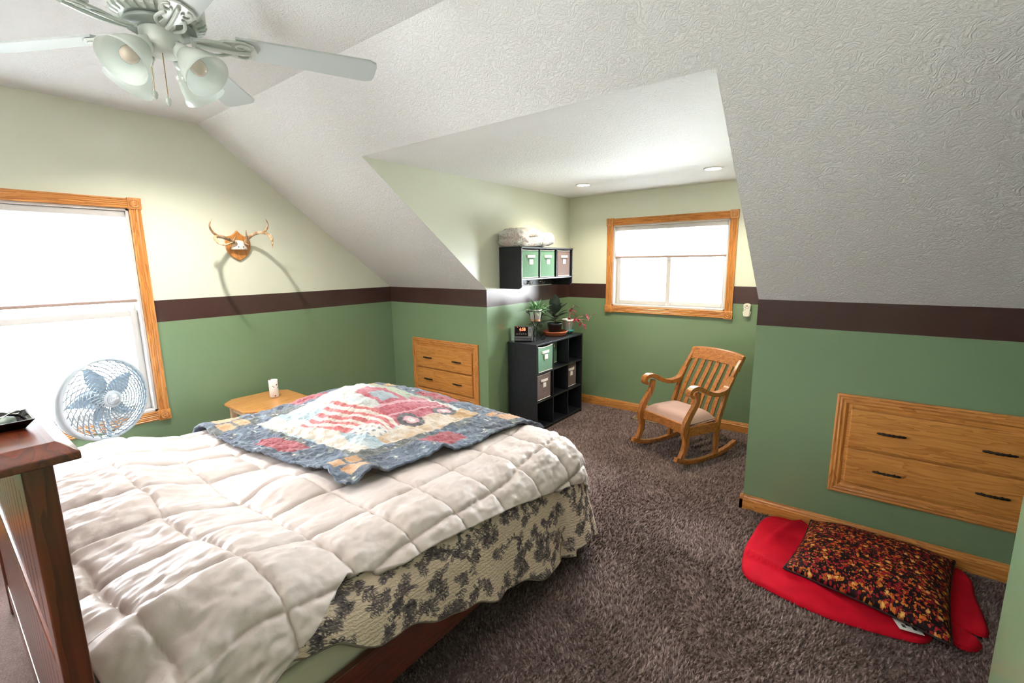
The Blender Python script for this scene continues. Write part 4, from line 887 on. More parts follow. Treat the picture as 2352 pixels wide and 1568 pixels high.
# ------------------------------------------------------------------ wall shelf with hooks
def wall_shelf():
    x0, x1, y0, y1, zt, zb, zs_ = XA+.002, 1.44, .165, .965, 1.556, 1.222, 1.292; c = (x0, (y0+y1)/2, zb); t = .013
    O = thing('wall_shelf', 'black three-cubby wall shelf with coat hooks on the dormer side wall', 'shelf', c)
    def p(n, lo, hi, ax): return B((lo[0]-c[0], lo[1]-c[1], lo[2]-c[2]), (hi[0]-c[0], hi[1]-c[1], hi[2]-c[2])).build(n, blackw(ax), O, bevel=.0015)
    for y in (y0, y1-t):
        r = .035; dx, dz = x1-x0, zt-zb-t; poly = [(0, 0)]+[(dx-r+r*math.sin(a), r-r*math.cos(a)) for a in [k*PI/12 for k in range(7)]]+[(dx, dz), (0, dz)]
        MB().prism(poly, lambda a, b, h: (a, h, b), y-c[1], y-c[1]+t).build('side_panel', blackw('z'), O, bevel=.001)
    p('top_panel', (x0, y0-.002, zt-t), (x1+.004, y1+.002, zt), 'y'); p('cubby_floor', (x0, y0+t, zs_), (x1-.002, y1-t, zs_+t), 'y'); p('back_panel', (x0, y0+t, zs_+t), (x0+.005, y1-t, zt-t), 'y')
    p('hook_rail', (x0, y0+t, zb+.005), (x0+.012, y1-t, zs_), 'y')
    cw = (y1-y0-t)/3
    for i in (1, 2): p('divider', (x0+.005, y0+i*cw, zs_+t), (x1-.002, y0+i*cw+t*.8, zt-t), 'z')
    ch = plain('satin_nickel', 'C8C6C0', .25, 1)
    for y in (.375, .56, .745):
        m = MB(); Y = y-c[1]; z = zb+.038-c[2]
        m.lathe([(.012, 0), (.012, .003), (.006, .006)], (.012, Y, z), 14, (1, 0, 0))
        for s_ in (-1, 1): m.tube([(.016, Y, z), (.022, Y+s_*.006, z-.014), (.036, Y+s_*.014, z-.020), (.046, Y+s_*.019, z-.010), (.048, Y+s_*.020, z+.002)], [.004, .0035, .0035, .0035, .0045], 8)
        m.tube([(.014, Y, z), (.03, Y, z+.012), (.042, Y, z+.028)], [.004, .0035, .0045], 8); m.build('coat_hook', ch, O, smooth=True)
    bw = cw-t-.014; bh = zt-t-zs_-t-.014
    for i, (mt, lb) in enumerate(((BIN_G, 'pale green fabric bin in the left cubby of the wall shelf'), (BIN_G, 'pale green fabric bin in the middle cubby of the wall shelf'), (BIN_B, 'taupe brown fabric bin in the right cubby of the wall shelf'))):
        bin_box((x0+.113, y0+t+cw*i+(cw-t)/2-(.008 if i == 1 else .004 if i == 2 else 0), zs_+t+.003), bw*(.97 if i == 0 else .92 if i == 1 else .88), bh, .205, mt, lb, .15)
wall_shelf()
def folded_duvet():
    m = bpy.data.materials.new('sprigged_white_cotton'); t, N, L, b = nt(m); co = coords(t)
    big = tnoise(t, co, 9, 2); st = tnoise(t, co, 30, 2, .5, 1.5); lf = tnoise(t, co, 60, 2)
    f = mathn(t, 'MULTIPLY', mathn(t, 'GREATER_THAN', big, .46), mathn(t, 'MAXIMUM', mathn(t, 'LESS_THAN', mathn(t, 'ABSOLUTE', mathn(t, 'SUBTRACT', st, .5)), .022), mathn(t, 'GREATER_THAN', lf, .68)))
    fc = ramp(t, tnoise(t, co, 6, 1), [(.42, s2l('5A665E')), (.58, s2l('B87C66'))])
    L.new(mixc(t, f, s2l('CBC9C2'), fc), b.inputs['Base Color']); b.inputs['Roughness'].default_value = .85; bumpn(t, b, tnoise(t, co, 40, 3), .2, .01)
    c = (1.325, .40, 1.557); T = thing('folded_duvet', 'folded white duvet with sprig print on top of the wall shelf', 'duvet', c)
    # rolled, overlapping lobes; superellipsoid with wrinkles
    def lobe(n, cx, cy, cz, rx, ry, rz, seed, ph):
        mm = MB(); nu, nv = 48, 24
        def fn(u, v):
            th, fi = u*2*PI, (v-.5)*PI; ex = .62
            sp = lambda w, e: math.copysign(abs(w)**e, w)
            x, y, z = sp(math.cos(fi), ex)*sp(math.cos(th), ex), sp(math.cos(fi), ex)*sp(math.sin(th), ex), sp(math.sin(fi), .8)
            k = 1+.10*fbm(x*2+seed, y*3, z*2, 3)+.04*fbm(x*6, y*7+seed, z*6, 2)
            zz = cz+rz*z*k+.012*math.sin(y*3+ph)
            return (cx+rx*x*k, cy+ry*y*k, max(.001, zz))
        mm.grid(nu, nv, fn); return mm.build(n, m, T, smooth=True)
    lobe('duvet_fold', .0, -.02, .045, .115, .285, .046, 1.0, 0); lobe('duvet_fold', -.005, -.05, .105, .105, .255, .042, 4.0, 1.5); lobe('duvet_fold', .02, .17, .06, .1, .125, .055, 8.0, .4)
    lobe('duvet_fold', .012, -.19, .07, .11, .10, .066, 12.0, 2)
folded_duvet()
# ------------------------------------------------------------------ clock radio
def clock():
    zt = .7665; c = (1.318, .352, zt); T = thing('clock_radio', 'dark grey clock radio with red digits on the cube organizer', 'clock', c, math.radians(28))
    # local: x right along front, -y front
    gd = plain('clock_grey_plastic', '4A4A4C', .4); w, d, h = .077, .06, .132
    poly = [(-d*.5, 0), (-d*.5-.014, .006), (-d*.5-.014, .02), (-d*.5, .034), (-d*.5+.008, h), (d*.55, h-.006), (d*.6, 0)]
    MB().prism(poly, lambda a, b, s_: (s_, a, b), -w, w).build('clock_case', gd, T, bevel=.003)
    fr = lambda z: -d*.5+.008*(z-.034)/(h-.034)
    def panel(n, x0, x1, z0, z1, mat, e=.002): 
        return MB().add([(x0, fr(z0)-e, z0), (x1, fr(z0)-e, z0), (x1, fr(z1)-e, z1), (x0, fr(z1)-e, z1), (x0, fr(z0)+.002, z0), (x1, fr(z0)+.002, z0), (x1, fr(z1)+.002, z1), (x0, fr(z1)+.002, z1)], [(0, 1, 2, 3), (7, 6, 5, 4), (0, 4, 5, 1), (1, 5, 6, 2), (2, 6, 7, 3), (3, 7, 4, 0)]).build(n, mat, T)
    dp = panel('display_window', -w+.008, .042, .046, h-.008, plain('clock_black_glass', '141416', .12))
    red = plain('red_led', 'FF2A18', .4, emit=(1, .09, .04), es=3.0)
    M = Matrix.Translation(V((-.005, fr(.104)-.0024, .104))*K) @ Matrix.Rotation(PI/2-.08, 4, 'X') @ Matrix.Diagonal((.85, 1, 1, 1))
    text_mesh('time_digits', '6:58', .036, red, dp, M)
    M = Matrix.Translation(V((-.048, fr(.115)-.0024, .115))*K) @ Matrix.Rotation(PI/2-.08, 4, 'X'); text_mesh('alarm_dot', "'", .026, red, dp, M)
    gr = plain('clock_print_grey', 'A9A9A6', .5); pm = MB()
    for i in range(5):
        for z in (.060, .068): pm.box((-.058+i*.019, fr(z)-.0028, z), (-.046+i*.019, fr(z)-.002, z+.0022))
    pm.box((-.03, fr(.082)-.0028, .080), (-.025, fr(.082)-.002, .084)); pm.build('dial_print', gr, dp)
    tp = panel('tuner_panel', .045, w-.005, .046, h-.008, plain('clock_tuner_grey', '8C8A84', .4)); panel('tuner_slot', .057, .064, .075, .112, plain('clock_slot_black', '101012', .5), .0026)
    sb = MB()
    for i in range(6): sb.box((-w+.008+i*.024, -d*.5-.013, .020), (-w+.028+i*.024, -d*.5-.001, .029))
    sb.build('button_row', plain('clock_button', '2C2C2E', .4), T)
    MB().box((-w+.01, -d*.4, -.0005), (w-.01, d*.5, .002)).build('rubber_foot', plain('rubber_black', '0C0C0C', .8), T)
clock()
# ------------------------------------------------------------------ plants
def leaf(m, base, d, up, L_, w, droop, nseg=5, fold=.25):
    base, d, up = V(base), V(d).normalized(), V(up); s_ = d.cross(up)
    if s_.length < 1e-4: s_ = d.cross(V((1, 0, 0)))
    s_.normalize(); n = s_.cross(d).normalized(); vs = []
    for i in range(nseg+1):
        t = i/nseg; ww = w*math.sin(PI*min(1, t*.93+.05))**.75 if i < nseg else w*.04
        c = base+d*L_*t*(1-.15*droop*t)-V((0, 0, 1))*droop*L_*t*t*.5
        for e in (-1, 0, 1): vs.append(c+s_*e*ww+n*abs(e)*ww*fold)
    m.add(vs, [(i*3+e, i*3+e+1, i*3+4+e, i*3+3+e) for i in range(nseg) for e in (0, 1)])
def pot(T, r0, r1, h, mat, z0=0, rim=.006, c=(0, 0)):
    o = MB().lathe([(r0, z0), (r1-.001, z0+h-.018), (r1+rim*.5, z0+h-.017), (r1+rim*.6, z0+h), (r1-.004, z0+h), (r1-.006, z0+h-.014)], (c[0], c[1], 0), 32, cap1=False).build('pot', mat, T, smooth=True); return o
SOIL = plain('potting_soil', '2A1E17', .95, bump=.8, bs=80)
def leaf_mat(n, a, b_, rough): 
    m = plain(n, a, rough, var=.35, vs=14); return m
zt = .7665
def rubber_plant():
    c = (1.366, .778, zt)
    S = thing('terracotta_saucer', 'large orange terracotta saucer on the cube organizer', 'saucer', c)
    MB().lathe([(.09, 0), (.104, .004), (.112, .030), (.118, .032), (.118, .040), (.110, .040), (.100, .010), (.02, .008)], n=44).build('saucer_dish', plain('terracotta', 'B4603A', .55, var=.06), S, smooth=True)
    T = thing('rubber_plant', 'dark leaved rubber plant in a black pot on the orange saucer', 'plant', (c[0], c[1], zt+.009))
    pot(T, .052, .067, .105, plain('black_plastic_pot', '1E2A30', .4)); MB().lathe([(.062, .088), (.02, .094), (.001, .095)], n=20, cap0=False).build('soil', SOIL, T, smooth=True)
    st = MB(); st.tube([(0, 0, .09), (.004, .0, .16), (0, .006, .23)], [.006, .005, .004], 7); st.build('stem', plain('brown_stem', '5E4A36', .7), T, smooth=True)
    dk = leaf_mat('rubber_leaf_dark', '3A453E', None, .2)
    R_ = random.Random(4); specs = [(300, .97, .13, .030, 0), (60, .86, .115, .026, .1), (200, .8, .11, .026, .1)]
    specs += [(i*137.5, .62-.55*i/17+R_.uniform(-.06, .06), R_.uniform(.105, .135), R_.uniform(.026, .033), .25+.5*i/17) for i in range(18)]
    for i, (a, el, L_, w, dr) in enumerate(specs):
        a = math.radians(a+8*math.sin(i*3)); el = el*PI/2; d = V((math.cos(a)*math.cos(el), math.sin(a)*math.cos(el), math.sin(el)))
        z = .22-.0055*i
        m = MB(); b0 = V((.004*math.cos(i), .004*math.sin(i), max(.12, z))); m.tube([b0, b0+d*.025], .002, 5); leaf(m, b0+d*.02, d, V((0, 0, 1)) if abs(d.z) < .8 else V((.6, -.8, 0)), L_*(1.0 if d.z > .75 else 1.28), w*1.2, dr*.7, 6, .15)
        m.build('leaf', dk, T, smooth=True)
rubber_plant()
def stand_plant():
    c = (1.385, .435, zt); S = thing('iron_plant_stand', 'black scrolled wrought iron plant stand on the cube organizer', 'plant stand', c)
    zr = .255
    MB().tube([(.062*math.cos(k*PI/16), .062*math.sin(k*PI/16), zr) for k in range(32)], .003, 6, closed=True).build('ring', BLACKM, S, smooth=True)
    MB().tube([(.040*math.cos(k*PI/16), .040*math.sin(k*PI/16), .165) for k in range(32)], .003, 6, closed=True).build('lower_ring', BLACKM, S, smooth=True)
    m = MB(); m.tube([(0.04*math.cos(a), .04*math.sin(a), .165) for a in (0, PI)], .0025, 6); m.tube([(0.04*math.cos(a), .04*math.sin(a), .165) for a in (PI/2, -PI/2)], .0025, 6); m.build('pot_support', BLACKM, S)
    def spiral(cx, cz, r0, t0, turns, sgn=1, n=22): return [(cx+r0*(1-.72*i/n)*math.cos(t0+sgn*turns*2*PI*i/n), cz+r0*(1-.72*i/n)*math.sin(t0+sgn*turns*2*PI*i/n)) for i in range(n+1)]
    for k in range(3):
        a = math.radians(-62+120*k); ca, sa = math.cos(a), math.sin(a); q = lambda r, z: (r*ca, r*sa, max(.003, z)); leg = MB()
        up = spiral(.082, zr-.004, .020, -PI*.7, 1.2, 1)[::-1]; path = up+[(.062, zr-.04), (.052, .19), (.040, .165), (.018, .135), (.010, .11), (.014, .075), (.03, .035), (.05, .012)]+spiral(.072, .022, .022, -PI*.65, 1.3, 1)
        leg.tube([q(*p) for p in path], .0032, 6)
        leg.tube([q(*p) for p in spiral(.045, .125, .024, PI, 1.4, -1)], .0026, 6); leg.tube([q(*p) for p in spiral(.038, .06, .022, PI, 1.4, -1)], .0026, 6)
        leg.build('scroll_leg', BLACKM, S, smooth=True)
    MB().lathe([(.001, .105), (.012, .108), (.012, .116), (.001, .12)], n=14).build('collar', BLACKM, S, smooth=True)
    T = thing('potted_succulent', 'light green strap leaved plant in a white pot on the iron stand', 'plant', (c[0], c[1], zt+.169))
    w = plain('white_glazed_pot', 'E6E2DE', .3); po = pot(T, .040, .052, .100, w)
    MB().lathe([(.0405, .0), (.0428, .022)], n=32, cap0=False, cap1=False).build('clay_band', plain('bare_clay', 'B98A62', .8), po, smooth=True)
    MB().lathe([(.047, .085), (.001, .09)], n=20, cap0=False).build('soil', SOIL, T)
    gm = leaf_mat('strap_leaf_green', '6C9A68', None, .4); R_ = random.Random(5)
    for i in range(44):
        a = R_.uniform(0, 2*PI); el = R_.uniform(.15, 1.25); d = V((math.cos(a)*math.cos(el), math.sin(a)*math.cos(el), math.sin(el))); m = MB()
        leaf(m, V((R_.uniform(-.03, .03), R_.uniform(-.03, .03), .088)), d, V((0, 0, 1)), R_.uniform(.095, .175), R_.uniform(.009, .0135), R_.uniform(.1, .9), 5, .15); m.build('leaf', gm, T, smooth=True)
stand_plant()
def red_plant():
    c = (1.40, .958, zt)
    S = thing('teal_saucer', 'small teal ceramic saucer at the end of the cube organizer', 'saucer', c)
    MB().lathe([(.03, 0), (.04, .003), (.056, .022), (.058, .034), (.054, .034), (.045, .012), (.01, .006)], n=36).build('saucer_bowl', plain('teal_glaze', '3E9AA0', .25), S, smooth=True)
    T = thing('red_leaf_plant', 'trailing plant with dark red leaves in a white pot on the teal saucer', 'plant', (c[0], c[1], zt+.007))
    pot(T, .038, .054, .125, plain('cream_pot', 'F2E8E0', .35)); MB().lathe([(.05, .11), (.001, .114)], n=20, cap0=False).build('soil', SOIL, T)
    rm = leaf_mat('crimson_leaf', '8E2340', None, .35); sm = plain('pale_stem', 'C9A58E', .6); pm = leaf_mat('grey_green_leaf', '8A9088', None, .4); R_ = random.Random(9)
    trails = [[(0.02, 0, .11), (.07, .03, .14), (.12, .05, .15), (.16, .065, .175)], [(0.02, 0, .11), (.08, .02, .13), (.13, .03, .11), (.15, .03, .06)], [(0, .02, .11), (.0, .05, .19), (.02, .07, .25)], [(0, 0, .11), (.03, -.02, .18), (.04, -.03, .23)], [(.03, .01, .115), (.10, .05, .125), (.17, .08, .12), (.20, .09, .16)], [(0.03, -.03, .115), (.05, -.06, .05), (.05, -.065, .0)]]
    for ti, tr_ in enumerate(trails):
        m = MB(); P = [V(p) for p in tr_]; pp = []
        for i in range(len(P)-1):
            for k in range(5): pp.append(P[i].lerp(P[i+1], k/5))
        pp.append(P[-1]); m.tube(pp, [.0028-.0012*i/len(pp) for i in range(len(pp))], 5); m.build('stem', sm, T, smooth=True)
        if ti == 5: continue
        for i in range(6 if ti != 4 else 2):
            b0 = pp[-1-2*i if 2*i < len(pp) else 0]; d = V((R_.uniform(-.4, 1), R_.uniform(-.6, .6), R_.uniform(-.5, .6))); m = MB(); leaf(m, b0, d, V((0, 0, 1)), R_.uniform(.045, .065), R_.uniform(.012, .017), R_.uniform(.2, .8), 4, .3)
            m.build('leaf', pm if (ti == 2 and i > 3) else rm, T, smooth=True)
red_plant()
# ------------------------------------------------------------------ rocking chair
def rocking_chair():
    F = V((-.424, -.906, 0)).normalized(); S = V((-F.y, F.x, 0)); Bk = -F; SP = .432
    O = V((2.692, .2885, 0))-S*(SP/2)      # centre between the rockers, at the front tips
    T = thing('rocking_chair', 'oak slat-back rocking chair with pale upholstered seat in the dormer', 'chair', O)
    fn = lambda s_, d, z: tuple(S*s_+Bk*d+V((0, 0, z)))
    def cr(pts, n=5):
        P = [V((p[0], p[1])) for p in pts]; out = []
        for i in range(len(P)-1):
            p0, p1, p2, p3 = P[max(i-1, 0)], P[i], P[i+1], P[min(i+2, len(P)-1)]
            for k in range(n):
                t = k/n; q = .5*((2*p1)+(p2-p0)*t+(2*p0-5*p1+4*p2-p3)*t*t+(3*p1-p0-3*p2+p3)*t**3); out.append((q.x, q.y))
        out.append(tuple(P[-1])); return out
    wz, wy = chairw('z'), chairw('y')
    for sd in (-1, 1):
        s0 = sd*SP/2
        rk = cr([(-.03, .072), (.06, .037), (.17, .019), (.28, .017), (.40, .030), (.50, .053), (.585, .085)], 5); MB().ribbon(rk, fn, s0-.015, s0+.015, .034).build('rocker', wy, T, bevel=.004)
        lg = cr([(.012, .062), (.045, .115), (.062, .18), (.050, .26), (.058, .32), (.100, .385), (.145, .45), (.160, .525)], 5)
        th = [.036+.012*math.sin(PI*i/(len(lg)-1))+.012*math.exp(-((i/(len(lg)-1)-.45)/.12)**2) for i in range(len(lg))]
        MB().ribbon(lg, fn, s0-.016, s0+.016, th).build('front_leg', wz, T, bevel=.005)
        bk = cr([(.372, .030), (.376, .15), (.384, .28), (.425, .40), (.472, .52), (.53, .62), (.585, .69), (.615, .735)], 4)
        MB().ribbon(bk, fn, s0-.013, s0+.013, [.038-.006*i/len(bk) for i in range(len(bk))]).build('back_post', wz, T, bevel=.004)
        ar = cr([(.098, .502), (.078, .512), (.072, .532), (.086, .552), (.118, .562), (.160, .556), (.215, .530), (.275, .503), (.345, .488), (.41, .494), (.452, .512), (.482, .552), (.505, .590)], 5)
        n = len(ar); wd = [.024 if i < 8 else .021 for i in range(n)]
        m = MB(); m.ribbon(ar, fn, s0-.024, s0+.022, [.030-.010*max(0, (i-n*.72)/(n*.28)) if i > 6 else .024 for i in range(n)]); m.build('armrest', wy, T, bevel=.006)
        MB().ribbon([(.07, .253), (.38, .243)], fn, s0-.011, s0+.011, .070).build('side_seat_rail', wy, T, bevel=.003)
    # front seat rail with curved lower edge
    pr = [(-SP/2+.01, .300), (SP/2-.01, .300)]+[(SP/2-.01-(SP-.02)*i/12, .222+.018*math.sin(PI*i/12)**.6) for i in range(13)]
    MB().prism(pr, lambda s_, z, h: fn(s_, h, z), .058, .080).build('front_seat_rail', chairw('x'), T, bevel=.003)
    MB().ribbon([(.372, .245), (.374, .30)], fn, -SP/2+.01, SP/2-.01, .02).build('back_seat_rail', chairw('x'), T, bevel=.002)
    # crest rail, dished
    m = MB(); n = 16; vs = []
    for i in range(n+1):
        u = -1+2*i/n; s_ = u*(SP/2+.015); dip = .020*(1-u*u); zt_ = .748-.010*abs(u)**3+.006*(1-u*u); zb_ = .655+.010*(1-u*u)-(.030*max(0, abs(u)-.84)/.16)
        for d, z in ((.592, zt_), (.616, zt_+.004), (.566, zb_), (.545, zb_)): vs.append(fn(s_, d+dip+.0, z))
    m.add(vs, [(i*4+k, i*4+(k+1) % 4, i*4+4+(k+1) % 4, i*4+4+k) for i in range(n) for k in range(4)]+[(3, 2, 1, 0), tuple(n*4+k for k in range(4))]); m.build('crest_rail', chairw('x'), T, bevel=.004)
    for k in range(6):
        u = -1+2*(k+.72)/6.45+.02; s_ = u*(SP/2-.012); dip = .02*(1-u*u)
        sl = cr([(.375, .295), (.405, .38), (.455+dip*.6, .49), (.513+dip, .59), (.562+dip, .672)], 4); MB().ribbon(sl, fn, s_-.0165, s_+.0165, .012).build('back_slat', wz, T, bevel=.002)
    up = fabric('beige_upholstery', 'B8978A', .85, 70, .3)
    def cf(u, v):
        a, b = -1+2*u, -1+2*v; e = max(abs(a), abs(b)); k = 1-e**6
        return fn(a*(SP/2-.004-.008*(b+1)), .075+(b+1)/2*.30, .298+.06*((1-abs(a)**6)*(1-abs(b)**6))**.7)
    m = MB(); m.grid(25, 25, cf); m.grid(2, 2, lambda u, v: fn((-1+2*u)*(SP/2-.006), .078+v*.29, .292)); m.build('seat_cushion', up, T, smooth=True)
rocking_chair()
# ------------------------------------------------------------------ red blanket and patterned cushion on the floor
def blanket():
    poly = [(3.30, -.06), (3.265, -.30), (3.262, -.50), (3.30, -.665), (3.42, -.715), (3.62, -.745), (3.80, -.72), (3.90, -.69), (3.935, -.655), (3.955, -.60), (4.02, -.635), (4.065, -.615), (4.085, -.56), (4.05, -.52), (4.115, -.485), (4.11, -.25), (4.095, -.06), (3.9, -.04), (3.6, -.035), (3.45, -.03)]
    # fine triangulated sheet: polar grid from the middle to the smoothed outline
    n = 160; out = []; L_ = len(poly)
    for i in range(n):
        t = i/n*L_; k = int(t); f = t-k; p0, p1, p2, p3 = [V((*poly[(k+j) % L_], 0)) for j in (-1, 0, 1, 2)]
        out.append(.5*((2*p1)+(p2-p0)*f+(2*p0-5*p1+4*p2-p3)*f*f+(3*p1-p0-3*p2+p3)*f**3))
    c = V((3.66, -.36, 0)); nr = 34; vs = []
    for r in range(nr+1):
        s_ = r/nr
        for p in out:
            q = c.lerp(p, s_); e = 1-s_; x, y = q.x, q.y
            z = .020+.010*(1-s_**8)+.009*max(0, fbm(x*5, y*5, 2.2, 3))+.016*gauss(x, y, 3.38, -.22, .07, .12)+.024*math.exp(-(((x-3.35)*.35+(y+.52)+.0)/.018)**2)*sstep(3.75, 3.5, x)
            z += .02*math.exp(-(((x-3.40)-.35*(y+.2))/.02)**2)*sstep(-.45, -.2, y)
            if s_ > .985: z = .012
            vs.append((x, y, z))
    m = MB(); m.add(vs, [(r*n+i, r*n+(i+1) % n, r*n+n+(i+1) % n, r*n+n+i) for r in range(nr) for i in range(n)])
    rm = plain('red_fleece', 'C20F26', .95, var=.12, vs=10, sheen=.0, spec=.15); bumpn(rm.node_tree, rm.node_tree.nodes['Principled BSDF'], tnoise(rm.node_tree, coords(rm.node_tree), 240, 3), .3, .004)
    o = m.build('red_blanket', rm, wpos=(3.66, -.36, .012), smooth=True, solid=.010, off=-1)
    tag(o, 'folded red fleece blanket lying on the carpet by the wall', 'blanket')
    tg = MB(); cx, cy = 3.868, -.652; a = V((.036, .006, 0)); b = V((-.010, .026, 0)); z = .040
    tg.add([V((cx, cy, z))-a-b, V((cx, cy, z))+a-b, V((cx, cy, z))+a+b, V((cx, cy, z))-a+b]+[V((cx, cy, z-.002))-a-b, V((cx, cy, z-.002))+a-b, V((cx, cy, z-.002))+a+b, V((cx, cy, z-.002))-a+b], [(0, 1, 2, 3), (7, 6, 5, 4), (0, 4, 5, 1), (1, 5, 6, 2), (2, 6, 7, 3), (3, 7, 4, 0)])
    tgo = tg.build('care_label', PAPER, o, wpos=(3.66, -.36, .012)); tgo['label'] = 'white sewn care label'
    pm = MB()
    for k in range(3): pm.add([V((cx, cy, z+.0008))+a*(-.5+k*.5)*.9+b*(.3 if k == 1 else -.25)+a*.16*u+b*.28*v for u, v in ((-1, -1), (1, -1), (1, 1), (-1, 1))], [(0, 1, 2, 3)])
    pm.build('label_print', plain('label_ink', '33343A', .7), tgo, wpos=(3.66, -.36, .012))
blanket()
def cushion():
    m = bpy.data.materials.new('autumn_floral_print'); t, N, L, b = nt(m); uv = N.new('ShaderNodeUVMap').outputs[0]
    def vor(sc):
        v = N.new('ShaderNodeTexVoronoi'); v.inputs['Scale'].default_value = sc; v.inputs['Randomness'].default_value = .75; L.new(uv, v.inputs['Vector']); return v
    nz = N.new('ShaderNodeTexNoise'); nz.inputs['Scale'].default_value = 55; nz.inputs['Detail'].default_value = 2; L.new(uv, nz.inputs['Vector'])
    ad = N.new('ShaderNodeVectorMath'); ad.operation = 'MULTIPLY_ADD'; ad.inputs[1].default_value = (.022, .022, 0); L.new(nz.outputs['Color'], ad.inputs[0]); L.new(uv, ad.inputs[2])
    uv0, uv = uv, ad.outputs[0]
    v1, v2 = vor(28), vor(95); n = tnoise(t, uv0, 150, 2)
    d1 = mathn(t, 'ADD', v1.outputs['Distance'], mathn(t, 'MULTIPLY', mathn(t, 'SUBTRACT', n, .5), .5))
    pk = N.new('ShaderNodeSeparateColor'); L.new(v2.outputs['Color'], pk.inputs[0])
    small = ramp(t, pk.outputs[0], [(.30, s2l('160A0E')), (.33, s2l('8E1620')), (.60, s2l('A3242A')), (.66, s2l('C05A24')), (.84, s2l('D0822E')), (.88, s2l('30141A'))])
    c = mixc(t, mathn(t, 'GREATER_THAN', v2.outputs['Distance'], .62), small, s2l('1A0C10')); fl_ = ramp(t, d1, [(.10, s2l('E6C070')), (.22, s2l('D08A3A')), (.30, s2l('8E2020'))])
    c = mixc(t, mathn(t, 'LESS_THAN', d1, .28), c, fl_)
    L.new(c, b.inputs['Base Color']); b.inputs['Roughness'].default_value = .75; b.inputs['Specular IOR Level'].default_value = .2; bumpn(t, b, n, .15, .003)
    Q = [V((3.44, -.575, 0)), V((3.985, -.70, 0)), V((4.06, -.055, 0)), V((3.50, -.045, 0))]; nu = 60; vs = []; uvs = []; z0 = .046
    def bl(u, v): return Q[0]*(1-u)*(1-v)+Q[1]*u*(1-v)+Q[2]*u*v+Q[3]*(1-u)*v
    for top in (1, 0):
        for j in range(nu+1):
            for i in range(nu+1):
                u, v = i/nu, j/nu; a, c_ = abs(2*u-1), abs(2*v-1); pr = ((1-a**3.2)*(1-c_**3.2))**.6
                p = bl(u, v); pin = .03; p = p.lerp(bl(.5, v), pin*(1-c_**2)*a*0+ .035*(c_ < 2)*(1-(1-a)**0)); cen = bl(.5, .5)
                # sides pull in a little between the corners
                p = p+(cen-p)*(.05*(a**6*(1-c_**2)+c_**6*(1-a**2)))
                z = z0+.012+(.085*pr if top else -.012*pr)+.004*fbm(u*6, v*6, 1.1, 2)*pr
                vs.append((p.x, p.y, z)); uvs.append((u*.62, v*.62))
    w = nu+1; off = w*w; fs = [(j*w+i, j*w+i+1, (j+1)*w+i+1, (j+1)*w+i) for j in range(nu) for i in range(nu)]; fs += [tuple(off+k for k in f[::-1]) for f in fs]
    rim = [i for i in range(w)]+[j*w+nu for j in range(1, w)]+[nu*w+i for i in range(nu-1, -1, -1)]+[j*w for j in range(nu-1, 0, -1)]
    fs += [(rim[k], rim[k]+off, rim[(k+1) % len(rim)]+off, rim[(k+1) % len(rim)]) for k in range(len(rim))]
    mm = MB(); mm.add(vs, fs); o = mm.build('floor_cushion', m, wpos=(3.75, -.35, z0), smooth=True)
    ul = o.data.uv_layers.new(name='UVMap'); ul.data.foreach_set('uv', np.array([uvs[l.vertex_index] for l in o.data.loops]).ravel())
    tag(o, 'square cushion with dark red and gold floral print on the red blanket', 'cushion')
    MB().tube([V(vs[k])+V((0, 0, -.001)) for k in rim], .004, 5, closed=True).build('piping', plain('dark_piping', '1C0E12', .7), o, wpos=(3.75, -.35, z0), smooth=True)
cushion()
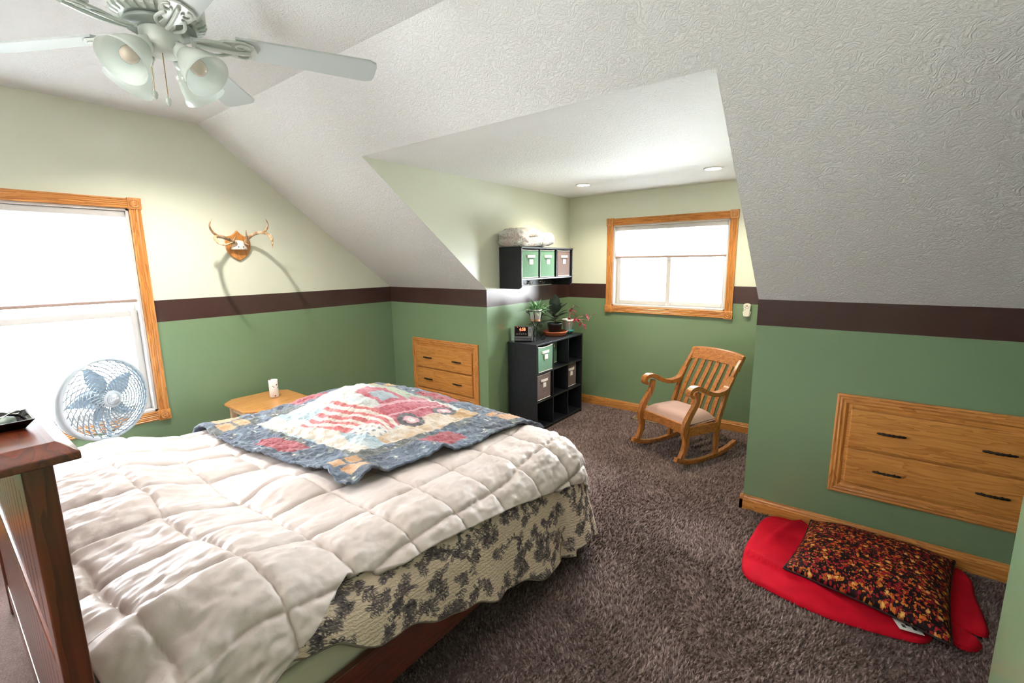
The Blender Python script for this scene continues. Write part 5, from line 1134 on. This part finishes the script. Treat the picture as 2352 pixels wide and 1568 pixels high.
# ------------------------------------------------------------------ remote on the dormer wall, floor register
def remote():
    c = (2.873, YD, .975); T = thing('fan_remote', 'white fan remote in its holder on the dormer back wall', 'remote', c); iv = plain('ivory_plastic', 'E9E4D6', .4)
    rr = lambda w, h, r, z: [(sx*(w-r)+r*math.cos(a), z+(h/2)*0+cz) for sx, cz, a in ()]
    def outline(w0, w1, z0, z1):
        pts = []
        for k in range(9): a = PI+PI*k/8; pts.append((w0*math.cos(a), z0+w0*.5+w0*.5*math.sin(a)))
        for k in range(9): a = PI*k/8; pts.append((w1*math.cos(a), z1-w1*.5+w1*.5*math.sin(a)))
        return pts
    f = lambda p, q, h: (p, -h, q)
    MB().prism(outline(.024, .030, .0, .055), f, 0, .022).build('holder', iv, T, bevel=.003)
    r = MB().prism(outline(.020, .027, .004, .112), f, .008, .027).build('remote_body', iv, T, bevel=.004)
    gb = plain('remote_button_grey', '9A968C', .4); bt = MB(); bt.lathe([(.007, 0), (.007, .002)], (0, -.027, .092), 16, (0, -1, 0)); bt.build('round_button', gb, r)
    m = MB(); m.tube([(.016*math.cos(a), -.0275, .090+.016*math.sin(a)) for a in [PI+PI*k/10 for k in range(11)]], .002, 6); m.build('arc_button', gb, r)
    m = MB(); m.lathe([(.0035, 0), (.0035, .002)], (-.012, -.027, .062), 10, (0, -1, 0)); m.build('small_button', gb, r)
    m = MB(); m.lathe([(.006, 0), (.006, .0012)], (-.004, -.022, .022), 14, (0, -1, 0)); m.lathe([(.006, 0), (.006, .0012)], (.004, -.022, .022), 14, (0, -1, 0)); m.build('maker_mark', plain('mark_dark', '5A5650', .5), T)
remote()
def register():
    T = thing('floor_register', 'brass floor register in the carpet behind the rocking chair', 'floor vent', (2.14, 1.12, .006)); bm_ = plain('tan_metal', '9C8464', .5, .3)
    m = MB(); w, d = .125, .055
    for lo, hi in (((-w, -d, 0), (w, -d+.014, .008)), ((-w, d-.014, 0), (w, d, .008)), ((-w, -d, 0), (-w+.014, d, .008)), ((w-.014, -d, 0), (w, d, .008))): m.box(lo, hi)
    m.build('register_frame', bm_, T, bevel=.002)
    for i in range(19): B((-w+.017+i*.0116, -d+.014, .0015), (-w+.021+i*.0116, d-.014, .007)).build('louvre', bm_, T)
    B((-w+.012, -d+.012, -.001), (w-.012, d-.012, .001)).build('duct_opening', plain('duct_black', '0A0908', .9), T)
register()
